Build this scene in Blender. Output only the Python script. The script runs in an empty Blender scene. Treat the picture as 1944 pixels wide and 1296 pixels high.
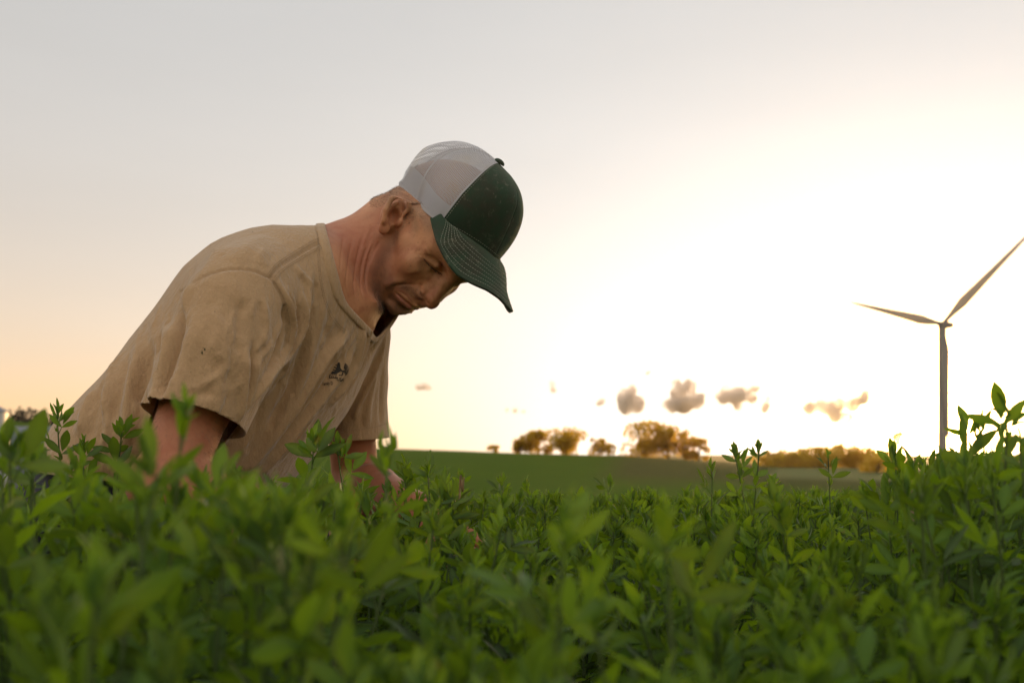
import bpy, bmesh, math, random
import numpy as np
from mathutils import Vector, Matrix
from mathutils.bvhtree import BVHTree

random.seed(11)
RNG = np.random.default_rng(11)
scene = bpy.context.scene
COL = scene.collection
R = math.radians

# ------------------------------------------------------------------ camera
ZC = 0.62                     # camera height above the field
FPX = 1890.0                  # focal length in photo pixels (photo is 1944 wide)
HX, HY = 972.0, 860.0         # photo pixel of the level view direction


def U(px, py, d):
    """point seen at photo pixel (px, py) at depth d metres"""
    return np.array([(px - HX) / FPX * d, d, ZC + (HY - py) / FPX * d])


cam_d = bpy.data.cameras.new('camera')
cam = bpy.data.objects.new('camera', cam_d)
COL.objects.link(cam)
cam.location = (0, 0, ZC)
cam.rotation_euler = (R(90), 0, 0)
cam_d.sensor_width = 36.0
cam_d.lens = FPX / 1944 * 36
cam_d.shift_y = (HY - 648.0) / 1944.0
cam_d.clip_start = 0.02
cam_d.clip_end = 20000
cam_d.dof.use_dof = True
cam_d.dof.focus_distance = 1.22
cam_d.dof.aperture_fstop = 6.8
cam_d.dof.aperture_blades = 0
scene.camera = cam

# ------------------------------------------------------------------ world and sun
SUN_AZ = math.atan2(1795 - HX, FPX)      # to the right of the view direction
SUN_EL = R(2.2)
SUN_DIR = Vector((math.sin(SUN_AZ) * math.cos(SUN_EL), math.cos(SUN_AZ) * math.cos(SUN_EL), math.sin(SUN_EL)))

world = bpy.data.worlds.new('World')
scene.world = world
world.use_nodes = True
wt = world.node_tree
wt.nodes.clear()


class NT:
    """small helper for building node trees"""
    def __init__(self, tree):
        self.t = tree

    def n(self, kind, **kw):
        nd = self.t.nodes.new(kind)
        for k, v in kw.items():
            setattr(nd, k, v)
        return nd

    def link(self, a, b):
        self.t.links.new(a, b)

    def put(self, sock, v):
        if hasattr(v, 'is_linked') or isinstance(v, bpy.types.NodeSocket):
            self.t.links.new(v, sock)
        else:
            sock.default_value = v

    def math(self, op, a, b=None, c=None, clamp=False):
        nd = self.n('ShaderNodeMath', operation=op, use_clamp=clamp)
        self.put(nd.inputs[0], a)
        if b is not None:
            self.put(nd.inputs[1], b)
        if c is not None:
            self.put(nd.inputs[2], c)
        return nd.outputs[0]

    def vec(self, op, a, b=None):
        nd = self.n('ShaderNodeVectorMath', operation=op)
        self.put(nd.inputs[0], a)
        if b is not None:
            self.put(nd.inputs[1], b)
        return nd.outputs['Value'] if op in ('DOT_PRODUCT', 'LENGTH', 'DISTANCE') else nd.outputs[0]

    def mix(self, f, a, b, mode='MIX'):
        nd = self.n('ShaderNodeMix', data_type='RGBA', blend_type=mode)
        self.put(nd.inputs['Factor'], f)
        self.put(nd.inputs[6], a if not isinstance(a, tuple) else (*a[:3], 1))
        self.put(nd.inputs[7], b if not isinstance(b, tuple) else (*b[:3], 1))
        return nd.outputs[2]

    def noise(self, vec, scale, detail=3, rough=.55, distort=0.0, out=0):
        nd = self.n('ShaderNodeTexNoise')
        if vec is not None:
            self.put(nd.inputs['Vector'], vec)
        nd.inputs['Scale'].default_value = scale
        nd.inputs['Detail'].default_value = detail
        nd.inputs['Roughness'].default_value = rough
        nd.inputs['Distortion'].default_value = distort
        return nd.outputs[out]

    def ramp(self, f, stops, interp='LINEAR'):
        nd = self.n('ShaderNodeValToRGB')
        nd.color_ramp.interpolation = interp
        el = nd.color_ramp.elements
        while len(el) < len(stops):
            el.new(0.5)
        for e, (p, c) in zip(el, stops):
            e.position = p
            e.color = (*c, 1) if isinstance(c, tuple) else (c, c, c, 1)
        self.put(nd.inputs[0], f)
        return nd.outputs[0]

    def smooth(self, x, lo, hi):
        nd = self.n('ShaderNodeMapRange', interpolation_type='SMOOTHSTEP')
        self.put(nd.inputs[0], x)
        nd.inputs[1].default_value = lo
        nd.inputs[2].default_value = hi
        return nd.outputs[0]


W = NT(wt)
tc = W.n('ShaderNodeTexCoord')
dirv = W.vec('NORMALIZE', tc.outputs['Generated'])
sepd = W.n('ShaderNodeSeparateXYZ')
W.link(dirv, sepd.inputs[0])
elev = W.math('MAXIMUM', sepd.outputs[2], 0.0)
cosang = W.vec('DOT_PRODUCT', dirv, tuple(SUN_DIR))
ang = W.math('ARCCOSINE', W.math('MINIMUM', W.math('MAXIMUM', cosang, -1.0), 1.0))
sky = W.n('ShaderNodeTexSky', sky_type='NISHITA')
sky.sun_disc = False
sky.sun_elevation = SUN_EL
sky.sun_rotation = SUN_AZ
sky.air_density = 1.0
sky.dust_density = 2.0
nish = W.vec('SCALE', sky.outputs[0])
wt.nodes[-1].inputs['Scale'].default_value = 0.03
# thin high veil of cloud, brighter towards the sun, warm along the horizon
e_ang = W.math('EXPONENT', W.math('MULTIPLY', ang, -1 / 0.40))
e_el = W.math('EXPONENT', W.math('MULTIPLY', elev, -1 / 0.26))
streak_v = W.vec('MULTIPLY', dirv, (1.5, 1.5, 7.0))
streak = W.noise(streak_v, 1.3, 4, .5)
veil = W.math('ADD', W.math('MULTIPLY', W.math('MULTIPLY', e_ang, e_el), 3.0),
              W.math('MULTIPLY_ADD', streak, 0.18, 0.58))
veil = W.math('MULTIPLY', W.math('SUBTRACT', 1.0, W.math('EXPONENT', W.math('MULTIPLY', veil, -1 / 1.45))), 1.45)
veil_c = W.vec('SCALE', (1.0, 0.995, 0.985))
W.link(veil, wt.nodes[-1].inputs['Scale'])
hor = W.math('MULTIPLY', W.math('EXPONENT', W.math('MULTIPLY', elev, -1 / 0.105)), 0.97)
near_sun = W.math('EXPONENT', W.math('MULTIPLY', ang, -1 / 0.34))
hor_l = W.math('MULTIPLY_ADD', near_sun, 0.95, 1.15)
hor_t = W.mix(W.smooth(near_sun, .05, .45), (1.0, 0.57, 0.19), (1.0, 0.95, 0.83))
hor_c = W.vec('SCALE', hor_t)
W.link(hor_l, wt.nodes[-1].inputs['Scale'])
skyc = W.mix(hor, veil_c, hor_c)
core = W.math('MULTIPLY', W.math('EXPONENT', W.math('MULTIPLY', ang, -1 / 0.032)), 90.0)
core_c = W.vec('SCALE', (1.0, 0.58, 0.18))
W.link(core, wt.nodes[-1].inputs['Scale'])
# warm fill light added to the sky behind the camera
back_l = W.math('MULTIPLY', W.smooth(ang, R(60), R(125)), 0.44)
back = W.vec('SCALE', (1.0, 0.86, 0.68))
W.link(back_l, wt.nodes[-1].inputs['Scale'])
tot = W.vec('ADD', W.vec('ADD', W.vec('ADD', skyc, nish), core_c), back)
bg = W.n('ShaderNodeBackground')
W.link(tot, bg.inputs[0])
bg.inputs[1].default_value = 1.0
wo = W.n('ShaderNodeOutputWorld')
W.link(bg.outputs[0], wo.inputs[0])

sun_d = bpy.data.lights.new('sun', 'SUN')
sun_d.energy = 5.0
sun_d.angle = R(0.6)
sun_d.color = (1.0, 0.58, 0.24)
sun = bpy.data.objects.new('sun', sun_d)
COL.objects.link(sun)
sun.rotation_euler = SUN_DIR.to_track_quat('Z', 'Y').to_euler()
sun.location = SUN_DIR * 50

vs = scene.view_settings
vs.view_transform = 'Standard'
vs.look = 'None'
vs.exposure = 0.0
vs.gamma = 1.0
vs.use_curve_mapping = False
scene.render.engine = 'CYCLES'
scene.cycles.use_denoising = True
scene.cycles.max_bounces = 8
scene.cycles.transparent_max_bounces = 16
scene.cycles.volume_bounces = 2
scene.cycles.sample_clamp_indirect = 6.0


# ------------------------------------------------------------------ general helpers
def tag(o, label=None, cat=None, group=None, kind=None):
    if label:
        o['label'] = label
    if cat:
        o['category'] = cat
    if group:
        o['group'] = group
    if kind:
        o['kind'] = kind
    return o


def mesh_np(name, V, F, mat=None, smooth=True, uv=None):
    """mesh from numpy arrays; F is an (n,3) or (n,4) array or a list of such arrays"""
    V = np.asarray(V, dtype=np.float32)
    Fl = F if isinstance(F, list) else [F]
    Fl = [np.asarray(f, dtype=np.int32) for f in Fl if len(f)]
    me = bpy.data.meshes.new(name)
    me.vertices.add(len(V))
    me.vertices.foreach_set('co', V.ravel())
    loops = np.concatenate([f.ravel() for f in Fl])
    tot_ = np.concatenate([np.full(len(f), f.shape[1], np.int32) for f in Fl])
    start = np.concatenate([[0], np.cumsum(tot_)[:-1]]).astype(np.int32)
    me.loops.add(len(loops))
    me.loops.foreach_set('vertex_index', loops)
    me.polygons.add(len(tot_))
    me.polygons.foreach_set('loop_start', start)
    me.polygons.foreach_set('loop_total', tot_)
    if smooth:
        me.polygons.foreach_set('use_smooth', np.ones(len(tot_), dtype=bool))
    if uv is not None:
        ul = me.uv_layers.new(name='UVMap')
        ul.data.foreach_set('uv', np.asarray(uv, np.float32)[loops].ravel())
    me.update(calc_edges=True)
    me.validate()
    if mat:
        me.materials.append(mat)
    return me


def link(name, me, parent=None):
    o = bpy.data.objects.new(name, me)
    COL.objects.link(o)
    if parent is not None:
        o.parent = parent
    return o


def empty(name, loc=(0, 0, 0)):
    o = bpy.data.objects.new(name, None)
    o.location = loc
    o.empty_display_size = .1
    COL.objects.link(o)
    return o


def child(name, me, root):
    """mesh given in world coordinates, parented to root"""
    o = link(name, me, root)
    o.matrix_parent_inverse = Matrix.Translation(-Vector(root.location))
    return o


def attr(me, name, vals):
    a = me.attributes.new(name, 'FLOAT', 'POINT')
    a.data.foreach_set('value', np.asarray(vals, np.float32))


def norm(v):
    v = np.asarray(v, float)
    return v / np.linalg.norm(v)


def catmull(P, n):
    P = np.asarray(P, float)
    if len(P) == 2:
        t = np.linspace(0, 1, n)[:, None]
        return P[0] * (1 - t) + P[1] * t
    Q = np.vstack([2 * P[0] - P[1], P, 2 * P[-1] - P[-2]])
    out = []
    for t in np.linspace(0, len(P) - 1, n):
        i = min(int(t), len(P) - 2)
        u = t - i
        a, b, c, d = Q[i], Q[i + 1], Q[i + 2], Q[i + 3]
        out.append(.5 * ((2 * b) + (-a + c) * u + (2 * a - 5 * b + 4 * c - d) * u * u + (-a + 3 * b - 3 * c + d) * u ** 3))
    return np.array(out)


def tube(P, rad, sides=6, cap=True, off=0):
    """tube along the polyline P -> (V, quads)"""
    P = np.asarray(P, float)
    n = len(P)
    rad = np.full(n, rad) if np.isscalar(rad) else np.asarray(rad, float)
    T = np.gradient(P, axis=0)
    T /= np.linalg.norm(T, axis=1)[:, None] + 1e-12
    ref = np.array([0, 0, 1.0]) if abs(T[0][2]) < .9 else np.array([1.0, 0, 0])
    u = np.cross(T[0], ref)
    u /= np.linalg.norm(u)
    V = []
    for i in range(n):
        u = u - T[i] * (u @ T[i])
        u /= np.linalg.norm(u) + 1e-12
        w = np.cross(T[i], u)
        for k in range(sides):
            a = 2 * math.pi * k / sides
            V.append(P[i] + rad[i] * (math.cos(a) * u + math.sin(a) * w))
    F = []
    for i in range(n - 1):
        for k in range(sides):
            k2 = (k + 1) % sides
            F.append((off + i * sides + k, off + i * sides + k2, off + (i + 1) * sides + k2, off + (i + 1) * sides + k))
    return np.array(V), np.array(F)


class Acc:
    """collects vertices and quads/tris into one mesh"""
    def __init__(self):
        self.V, self.Q, self.T, self.n, self.UV = [], [], [], 0, []

    def add(self, V, F, uv=None):
        V = np.asarray(V, float)
        F = np.asarray(F, int)
        if len(F):
            (self.Q if F.shape[1] == 4 else self.T).append(F + self.n)
        self.V.append(V)
        if uv is not None:
            self.UV.append(uv)
        self.n += len(V)

    def box(self, c, s, M=None):
        v = np.array([[x, y, z] for x in (-.5, .5) for y in (-.5, .5) for z in (-.5, .5)]) * np.asarray(s, float)
        if M is not None:
            v = v @ np.asarray(M).T
        self.add(v + np.asarray(c, float), [(0, 1, 3, 2), (4, 6, 7, 5), (0, 4, 5, 1), (2, 3, 7, 6), (0, 2, 6, 4), (1, 5, 7, 3)])

    def mesh(self, name, mat=None, smooth=True):
        F = []
        if self.Q:
            F.append(np.concatenate(self.Q))
        if self.T:
            F.append(np.concatenate(self.T))
        return mesh_np(name, np.concatenate(self.V), F, mat, smooth,
                       np.concatenate(self.UV) if self.UV else None)


# ------------------------------------------------------------------ solid modelling on a grid
def smin(a, b, k):
    h = np.clip(.5 + .5 * (b - a) / k, 0, 1)
    return b * (1 - h) + a * h - k * h * (1 - h)


def smax(a, b, k):
    return -smin(-a, -b, k)


def sd_ell(p, c, r, M=None):
    q = p - np.asarray(c, np.float32)
    if M is not None:
        q = q @ np.asarray(M, np.float32)
    r = np.asarray(r, np.float32)
    k0 = np.linalg.norm(q / r, axis=1)
    k1 = np.linalg.norm(q / (r * r), axis=1) + 1e-9
    return np.where(k0 < .02, -r.min(), k0 * (k0 - 1) / k1)


def sd_cone(p, a, b, ra, rb):
    """capsule with a radius that changes linearly from a to b"""
    a = np.asarray(a, np.float32)
    b = np.asarray(b, np.float32)
    ba = b - a
    t = np.clip((p - a) @ ba / (ba @ ba), 0, 1)
    return np.linalg.norm(p - a - t[:, None] * ba, axis=1) - (ra + (rb - ra) * t)


def sd_path(p, P, rad, k=0.0):
    d = None
    for i in range(len(P) - 1):
        e = sd_cone(p, P[i], P[i + 1], rad[i], rad[i + 1])
        d = e if d is None else (smin(d, e, k) if k else np.minimum(d, e))
    return d


def sd_sweep(p, C, a, b, lat, n=14, k=.012):
    """loft of ellipses: centres C, half widths a along the lateral direction, b across it"""
    C = catmull(C, n)
    s = np.linspace(0, 1, len(a))
    a = np.interp(np.linspace(0, 1, n), s, a)
    b = np.interp(np.linspace(0, 1, n), s, b)
    lat = np.asarray(lat, float)
    d = None
    for i in range(n - 1):
        A, B = C[i], C[i + 1]
        ba = B - A
        L = np.linalg.norm(ba)
        T = ba / L
        l_ = lat if lat.ndim == 1 else lat[min(i, len(lat) - 1)]
        l_ = norm(l_ - T * (l_ @ T))
        w_ = np.cross(T, l_)
        q = (p - A.astype(np.float32))
        s_ = q @ T.astype(np.float32)
        t = np.clip(s_ / L, 0, 1)
        ax = s_ - t * L
        x = q @ l_.astype(np.float32)
        y = q @ w_.astype(np.float32)
        ra = a[i] + (a[i + 1] - a[i]) * t
        rb = b[i] + (b[i + 1] - b[i]) * t
        rm = np.minimum(ra, rb)
        k0 = np.sqrt((x / ra) ** 2 + (y / rb) ** 2 + (ax / rm) ** 2)
        k1 = np.sqrt((x / ra ** 2) ** 2 + (y / rb ** 2) ** 2 + (ax / rm ** 2) ** 2) + 1e-9
        e = np.where(k0 < .05, -rm, k0 * (k0 - 1) / k1)
        d = e if d is None else smin(d, e, k)
    return d


def polygonise(fn, lo, hi, h, block=8, margin=2.0):
    """mesh of fn = 0 inside the box lo..hi; only blocks near the surface are sampled finely"""
    lo = np.asarray(lo, float)
    nb = np.ceil((np.asarray(hi, float) - lo) / (h * block)).astype(int)
    bc = np.stack(np.meshgrid(*[np.arange(n) for n in nb], indexing='ij'), -1).reshape(-1, 3)
    cen = (lo + (bc + .5) * block * h).astype(np.float32)
    cv = fn(cen)
    near = np.abs(cv) < block * h * .87 * margin
    full = np.repeat(np.repeat(np.repeat(cv.reshape(nb), block, 0), block, 1), block, 2).astype(np.float32)
    offs = np.stack(np.meshgrid(*[np.arange(block)] * 3, indexing='ij'), -1).reshape(-1, 3)
    idx = bc[near] * block
    ch = 3000
    for s in range(0, len(idx), ch):
        ii = (idx[s:s + ch, None, :] + offs[None]).reshape(-1, 3)
        v = fn((lo + ii * h).astype(np.float32))
        full[ii[:, 0], ii[:, 1], ii[:, 2]] = v
    # surface nets
    S = full < 0
    n = np.array(S.shape)
    cnt = np.zeros(n - 1, np.int8)
    for dx in (0, 1):
        for dy in (0, 1):
            for dz in (0, 1):
                cnt += S[dx:n[0] - 1 + dx, dy:n[1] - 1 + dy, dz:n[2] - 1 + dz]
    act = np.argwhere((cnt > 0) & (cnt < 8))
    vid = np.full(n - 1, -1, np.int32)
    vid[act[:, 0], act[:, 1], act[:, 2]] = np.arange(len(act))
    corner = np.array([[x, y, z] for x in (0, 1) for y in (0, 1) for z in (0, 1)])
    cvv = np.stack([full[act[:, 0] + c[0], act[:, 1] + c[1], act[:, 2] + c[2]] for c in corner], 1)
    edges = [(i, j) for i in range(8) for j in range(i + 1, 8) if np.abs(corner[i] - corner[j]).sum() == 1]
    acc = np.zeros((len(act), 3))
    num = np.zeros(len(act))
    for i, j in edges:
        a, b = cvv[:, i], cvv[:, j]
        m = (a < 0) != (b < 0)
        t = np.where(m, a / (a - b + 1e-12 * (a == b)), 0)
        pt = corner[i] + t[:, None] * (corner[j] - corner[i])
        acc += np.where(m[:, None], pt, 0)
        num += m
    V = lo + (act + acc / num[:, None]) * h
    quads = []
    for ax in range(3):
        o1, o2 = (ax + 1) % 3, (ax + 2) % 3
        sl0 = [slice(None)] * 3
        sl1 = [slice(None)] * 3
        sl0[ax] = slice(0, -1)
        sl1[ax] = slice(1, None)
        s0, s1 = S[tuple(sl0)], S[tuple(sl1)]
        e = np.argwhere(s0 != s1)
        ok = (e[:, o1] > 0) & (e[:, o2] > 0) & (e[:, o1] < n[o1] - 1) & (e[:, o2] < n[o2] - 1)
        e = e[ok]
        flip = s0[e[:, 0], e[:, 1], e[:, 2]]

        def g(d1, d2):
            c = e.copy()
            c[:, o1] -= d1
            c[:, o2] -= d2
            return vid[c[:, 0], c[:, 1], c[:, 2]]
        q = np.stack([g(1, 1), g(0, 1), g(0, 0), g(1, 0)], 1)
        q[~flip] = q[~flip][:, ::-1]
        quads.append(q)
    return V, np.concatenate(quads)


def neighbours(V, F):
    k = F.shape[1]
    a = np.concatenate([F[:, i] for i in range(k)])
    b = np.concatenate([F[:, (i + 1) % k] for i in range(k)])
    return np.concatenate([a, b]), np.concatenate([b, a])


def relax(V, F, it=2, lam=.5, mu=-.53):
    a, b = neighbours(V, F)
    n = len(V)
    deg = np.bincount(a, minlength=n)[:, None] + 1e-9
    for i in range(it * 2):
        m = np.stack([np.bincount(a, weights=V[b, c], minlength=n) for c in range(3)], 1) / deg
        V = V + (lam if i % 2 == 0 else mu) * (m - V)
    return V


def vnormals(V, F):
    nf = np.cross(V[F[:, 2]] - V[F[:, 0]], V[F[:, -1]] - V[F[:, 1]])
    N = np.zeros_like(V)
    for i in range(F.shape[1]):
        for c in range(3):
            N[:, c] += np.bincount(F[:, i], weights=nf[:, c], minlength=len(V))
    return N / (np.linalg.norm(N, axis=1)[:, None] + 1e-12)


def bvh_of(V, F):
    return BVHTree.FromPolygons([tuple(v) for v in V], [tuple(int(i) for i in f) for f in F])


CAMP = np.array([0, 0, ZC])


def seen_line(bvh, line, step=3.0):
    """points on a surface along a line traced in the photograph"""
    L = np.asarray(line, float)
    ln = np.linalg.norm(np.diff(L, axis=0), axis=1).sum()
    pts = catmull(L, max(4, int(ln / step)))
    out = []
    for x, y in pts:
        hit = bvh.ray_cast(Vector(CAMP), Vector(norm(U(x, y, 1.0) - CAMP)))
        if hit[0] is not None:
            out.append(np.array(hit[0]))
    return np.array(out) if len(out) > 1 else None


def crease(V, N, bvh, line, amp, w, taper=True, shift=0.0, skew=0.0):
    """raise (amp > 0) or sink (amp < 0) a fold of half width w along a traced line"""
    P = seen_line(bvh, line)
    if P is None:
        return
    lo, hi = P.min(0) - 3 * w, P.max(0) + 3 * w
    idx = np.where(((V > lo) & (V < hi)).all(1))[0]
    if not len(idx):
        return
    d = np.full(len(idx), 9.0)
    at = np.zeros(len(idx), int)
    for j, q in enumerate(P):
        e = np.linalg.norm(V[idx] - q, axis=1)
        m = e < d
        d[m] = e[m]
        at[m] = j
    t = at / (len(P) - 1)
    f = np.exp(-(d / w) ** 2)
    if taper:
        f = f * np.clip(np.sin(np.pi * np.clip(t, .02, .98)) * 1.6, 0, 1)
    V[idx] += N[idx] * (amp * f)[:, None]


def rbf_warp(V, src, dst, fade=None):
    """smooth warp that carries the points src to dst"""
    src = np.asarray(src, float)
    D = np.asarray(dst, float) - src
    n = len(src)
    K = np.linalg.norm(src[:, None] - src[None], axis=2)
    A = np.zeros((n + 4, n + 4))
    A[:n, :n] = K + np.eye(n) * 1e-5
    A[:n, n] = 1
    A[:n, n + 1:] = src
    A[n:, :n] = A[:n, n:].T
    B = np.zeros((n + 4, 3))
    B[:n] = D
    c = np.linalg.solve(A, B)
    k = np.linalg.norm(V[:, None] - src[None], axis=2)
    d = k @ c[:n] + c[n] + V @ c[n + 1:]
    return V + (d if fade is None else d * fade[:, None])


# ------------------------------------------------------------------ materials
def material(name):
    m = bpy.data.materials.new(name)
    m.use_nodes = True
    t = NT(m.node_tree)
    m.node_tree.nodes.clear()
    out = t.n('ShaderNodeOutputMaterial')
    return m, t, out


def principled(t, out, col, rough=.6, bump=None, bstr=.3, bdist=.002, **kw):
    p = t.n('ShaderNodeBsdfPrincipled')
    t.put(p.inputs['Base Color'], col if not isinstance(col, tuple) else (*col[:3], 1))
    t.put(p.inputs['Roughness'], rough)
    for k, v in kw.items():
        t.put(p.inputs[k.replace('_', ' ')], v)
    if bump is not None:
        b = t.n('ShaderNodeBump')
        b.inputs['Strength'].default_value = bstr
        b.inputs['Distance'].default_value = bdist
        t.put(b.inputs['Height'], bump)
        t.link(b.outputs[0], p.inputs['Normal'])
    t.link(p.outputs[0], out.inputs[0])
    return p


def obj_co(t):
    return t.n('ShaderNodeTexCoord').outputs['Object']


def attr_n(t, name):
    return t.n('ShaderNodeAttribute', attribute_name=name).outputs['Fac']


def simple(name, col, rough=.6, var=.12, scale=8, bscale=None, bstr=.2, bdist=.002, **kw):
    m, t, out = material(name)
    co = obj_co(t)
    n = t.noise(co, scale, 4)
    c = t.mix(n, tuple(x * (1 - var) for x in col), tuple(x * (1 + var) for x in col))
    b = t.noise(co, bscale, 3) if bscale else None
    principled(t, out, c, rough, b, bstr, bdist, **kw)
    return m


# skin: tanned, ruddier on the neck, ears and arms, stubble on the jaw
M_SKIN, t, out = material('skin')
co = obj_co(t)
n1 = t.noise(co, 60, 4)
n2 = t.noise(co, 14, 3)
n3 = t.noise(co, 420, 2)
c = t.mix(n2, (.50, .225, .108), (.63, .33, .175))
c = t.mix(t.math('MULTIPLY', t.smooth(n1, .42, .70), .70), c, (.40, .155, .08))
c = t.mix(t.math('MULTIPLY', attr_n(t, 'ruddy'), .85), c, (.31, .095, .048))
pores = t.smooth(t.noise(co, 900, 2), .56, .66)
fre = t.math('MULTIPLY', t.smooth(t.noise(co, 260, 2), .62, .70), .35)
c = t.mix(fre, c, (.25, .105, .06))
hm_ = t.math('MULTIPLY', attr_n(t, 'buzz'), t.math('MULTIPLY_ADD', t.noise(co, 700, 2), .9, .15))
c = t.mix(hm_, c, (.17, .115, .072))
stub = t.math('MULTIPLY', attr_n(t, 'stubble'), t.math('MULTIPLY_ADD', pores, .50, .48))
c = t.mix(stub, c, (.085, .055, .038))
lip = attr_n(t, 'lips')
c = t.mix(t.math('MULTIPLY', lip, .8), c, (.42, .155, .125))
wr = t.n('ShaderNodeTexVoronoi', feature='DISTANCE_TO_EDGE')
t.link(t.vec('MULTIPLY', co, (1.0, 1.0, 1.0)), wr.inputs['Vector'])
wr.inputs['Scale'].default_value = 520
fine_ = t.noise(t.vec('MULTIPLY', co, (1.0, 1.0, 1.0)), 300, 4, .6)
bmp = t.math('ADD', t.math('MULTIPLY', t.smooth(wr.outputs['Distance'], 0, .2), .10), t.math('ADD', t.math('MULTIPLY', n1, 2.0), t.math('MULTIPLY', fine_, .9)))
bmp = t.math('ADD', bmp, t.math('MULTIPLY', pores, t.math('MULTIPLY', attr_n(t, 'stubble'), 1.0)))
p = principled(t, out, c, t.math('MULTIPLY_ADD', n1, .2, .48), bmp, .5, .0010)
p.inputs['Subsurface Weight'].default_value = .12
p.inputs['Subsurface Radius'].default_value = (1, .35, .2)
p.inputs['Subsurface Scale'].default_value = .006
p.inputs['Specular IOR Level'].default_value = .40
p.inputs['Sheen Weight'].default_value = .12
p.inputs['Sheen Roughness'].default_value = .3

# washed cotton of the shirt
M_SHIRT, t, out = material('tan_cotton')
co = obj_co(t)
fade = t.noise(co, 5, 4)
heather = t.noise(t.vec('MULTIPLY', co, (1, 1, 2.2)), 420, 2)
c = t.mix(fade, (.46, .295, .158), (.54, .36, .205))
c = t.mix(t.math('MULTIPLY', t.smooth(heather, .35, .7), .30), c, (.33, .22, .13))
dust = t.math('MULTIPLY', t.smooth(t.noise(co, 22, 5, .65), .60, .80), .22)
c = t.mix(t.math('MULTIPLY', dust, .6), c, (.30, .185, .10))
c = t.mix(t.math('MULTIPLY', attr_n(t, 'seam'), .35), c, (.24, .155, .09))
wv = t.math('ADD', t.math('MULTIPLY', heather, .6), t.math('MULTIPLY', t.noise(co, 1300, 2), .5))
crk = t.noise(t.vec('MULTIPLY', co, (1.0, 1.0, .45)), 55, 4, .6)
crk2 = t.noise(t.vec('MULTIPLY', co, (1.5, 1.5, .5)), 120, 4, .65, .6)
hgt = t.math('ADD', t.math('MULTIPLY', wv, .7), t.math('ADD', t.math('MULTIPLY', crk, 4.5), t.math('MULTIPLY', crk2, 2.2)))
p = principled(t, out, c, .92, hgt, .60, .0019)
p.inputs['Sheen Weight'].default_value = .55
p.inputs['Sheen Roughness'].default_value = .35
tr = t.n('ShaderNodeBsdfTranslucent')
tr.inputs[0].default_value = (.62, .33, .14, 1)
mx = t.n('ShaderNodeMixShader')
mx.inputs[0].default_value = .12
t.link(p.outputs[0], mx.inputs[1])
t.link(tr.outputs[0], mx.inputs[2])
t.link(mx.outputs[0], out.inputs[0])

M_PRINT = simple('print_ink', (.030, .024, .018), .85, .3, 400)
M_THREAD_TAN = simple('tan_thread', (.34, .235, .14), .9, .1, 300)
M_THREAD_WHITE = simple('pale_thread', (.36, .37, .30), .85, .15, 300)
M_DENIM = simple('dark_denim', (.012, .014, .022), .85, .35, 60, 900, .3, .001)
M_BOOT = simple('boot_leather', (.09, .05, .03), .6, .2, 30)
M_HAIR = simple('short_hair', (.15, .105, .07), .6, .35, 150)
M_LASH = simple('eyelash', (.02, .014, .01), .7, .1, 100)

# cap front and brim: dusty dark green canvas
M_GREEN, t, out = material('green_canvas')
co = obj_co(t)
n = t.noise(co, 16, 4)
c = t.mix(n, (.008, .023, .010), (.013, .042, .018))
grime = t.smooth(t.noise(co, 22, 6, .7), .40, .62)
c = t.mix(t.math('MULTIPLY', grime, .75), c, (.026, .022, .012))
speck = t.math('MULTIPLY', t.smooth(t.noise(co, 110, 6, .8), .54, .70), t.smooth(t.noise(co, 20, 3), .40, .60))
c = t.mix(t.math('MULTIPLY', speck, .75), c, (.20, .19, .14))
scuff = t.math('MULTIPLY', t.smooth(t.noise(co, 48, 5, .75), .56, .70), .42)
c = t.mix(scuff, c, (.10, .12, .085))
tw = t.n('ShaderNodeTexWave', wave_type='BANDS', bands_direction='DIAGONAL')
t.link(co, tw.inputs['Vector'])
tw.inputs['Scale'].default_value = 260
hg = t.math('ADD', t.math('MULTIPLY', tw.outputs['Fac'], .4), t.math('MULTIPLY', t.noise(co, 700, 3), .8))
p = principled(t, out, c, .88, t.math('ADD', hg, t.math('MULTIPLY', n, 1.2)), .35, .0008)
p.inputs['Sheen Weight'].default_value = .18
p.inputs['Sheen Tint'].default_value = (.4, .6, .4, 1)


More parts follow.
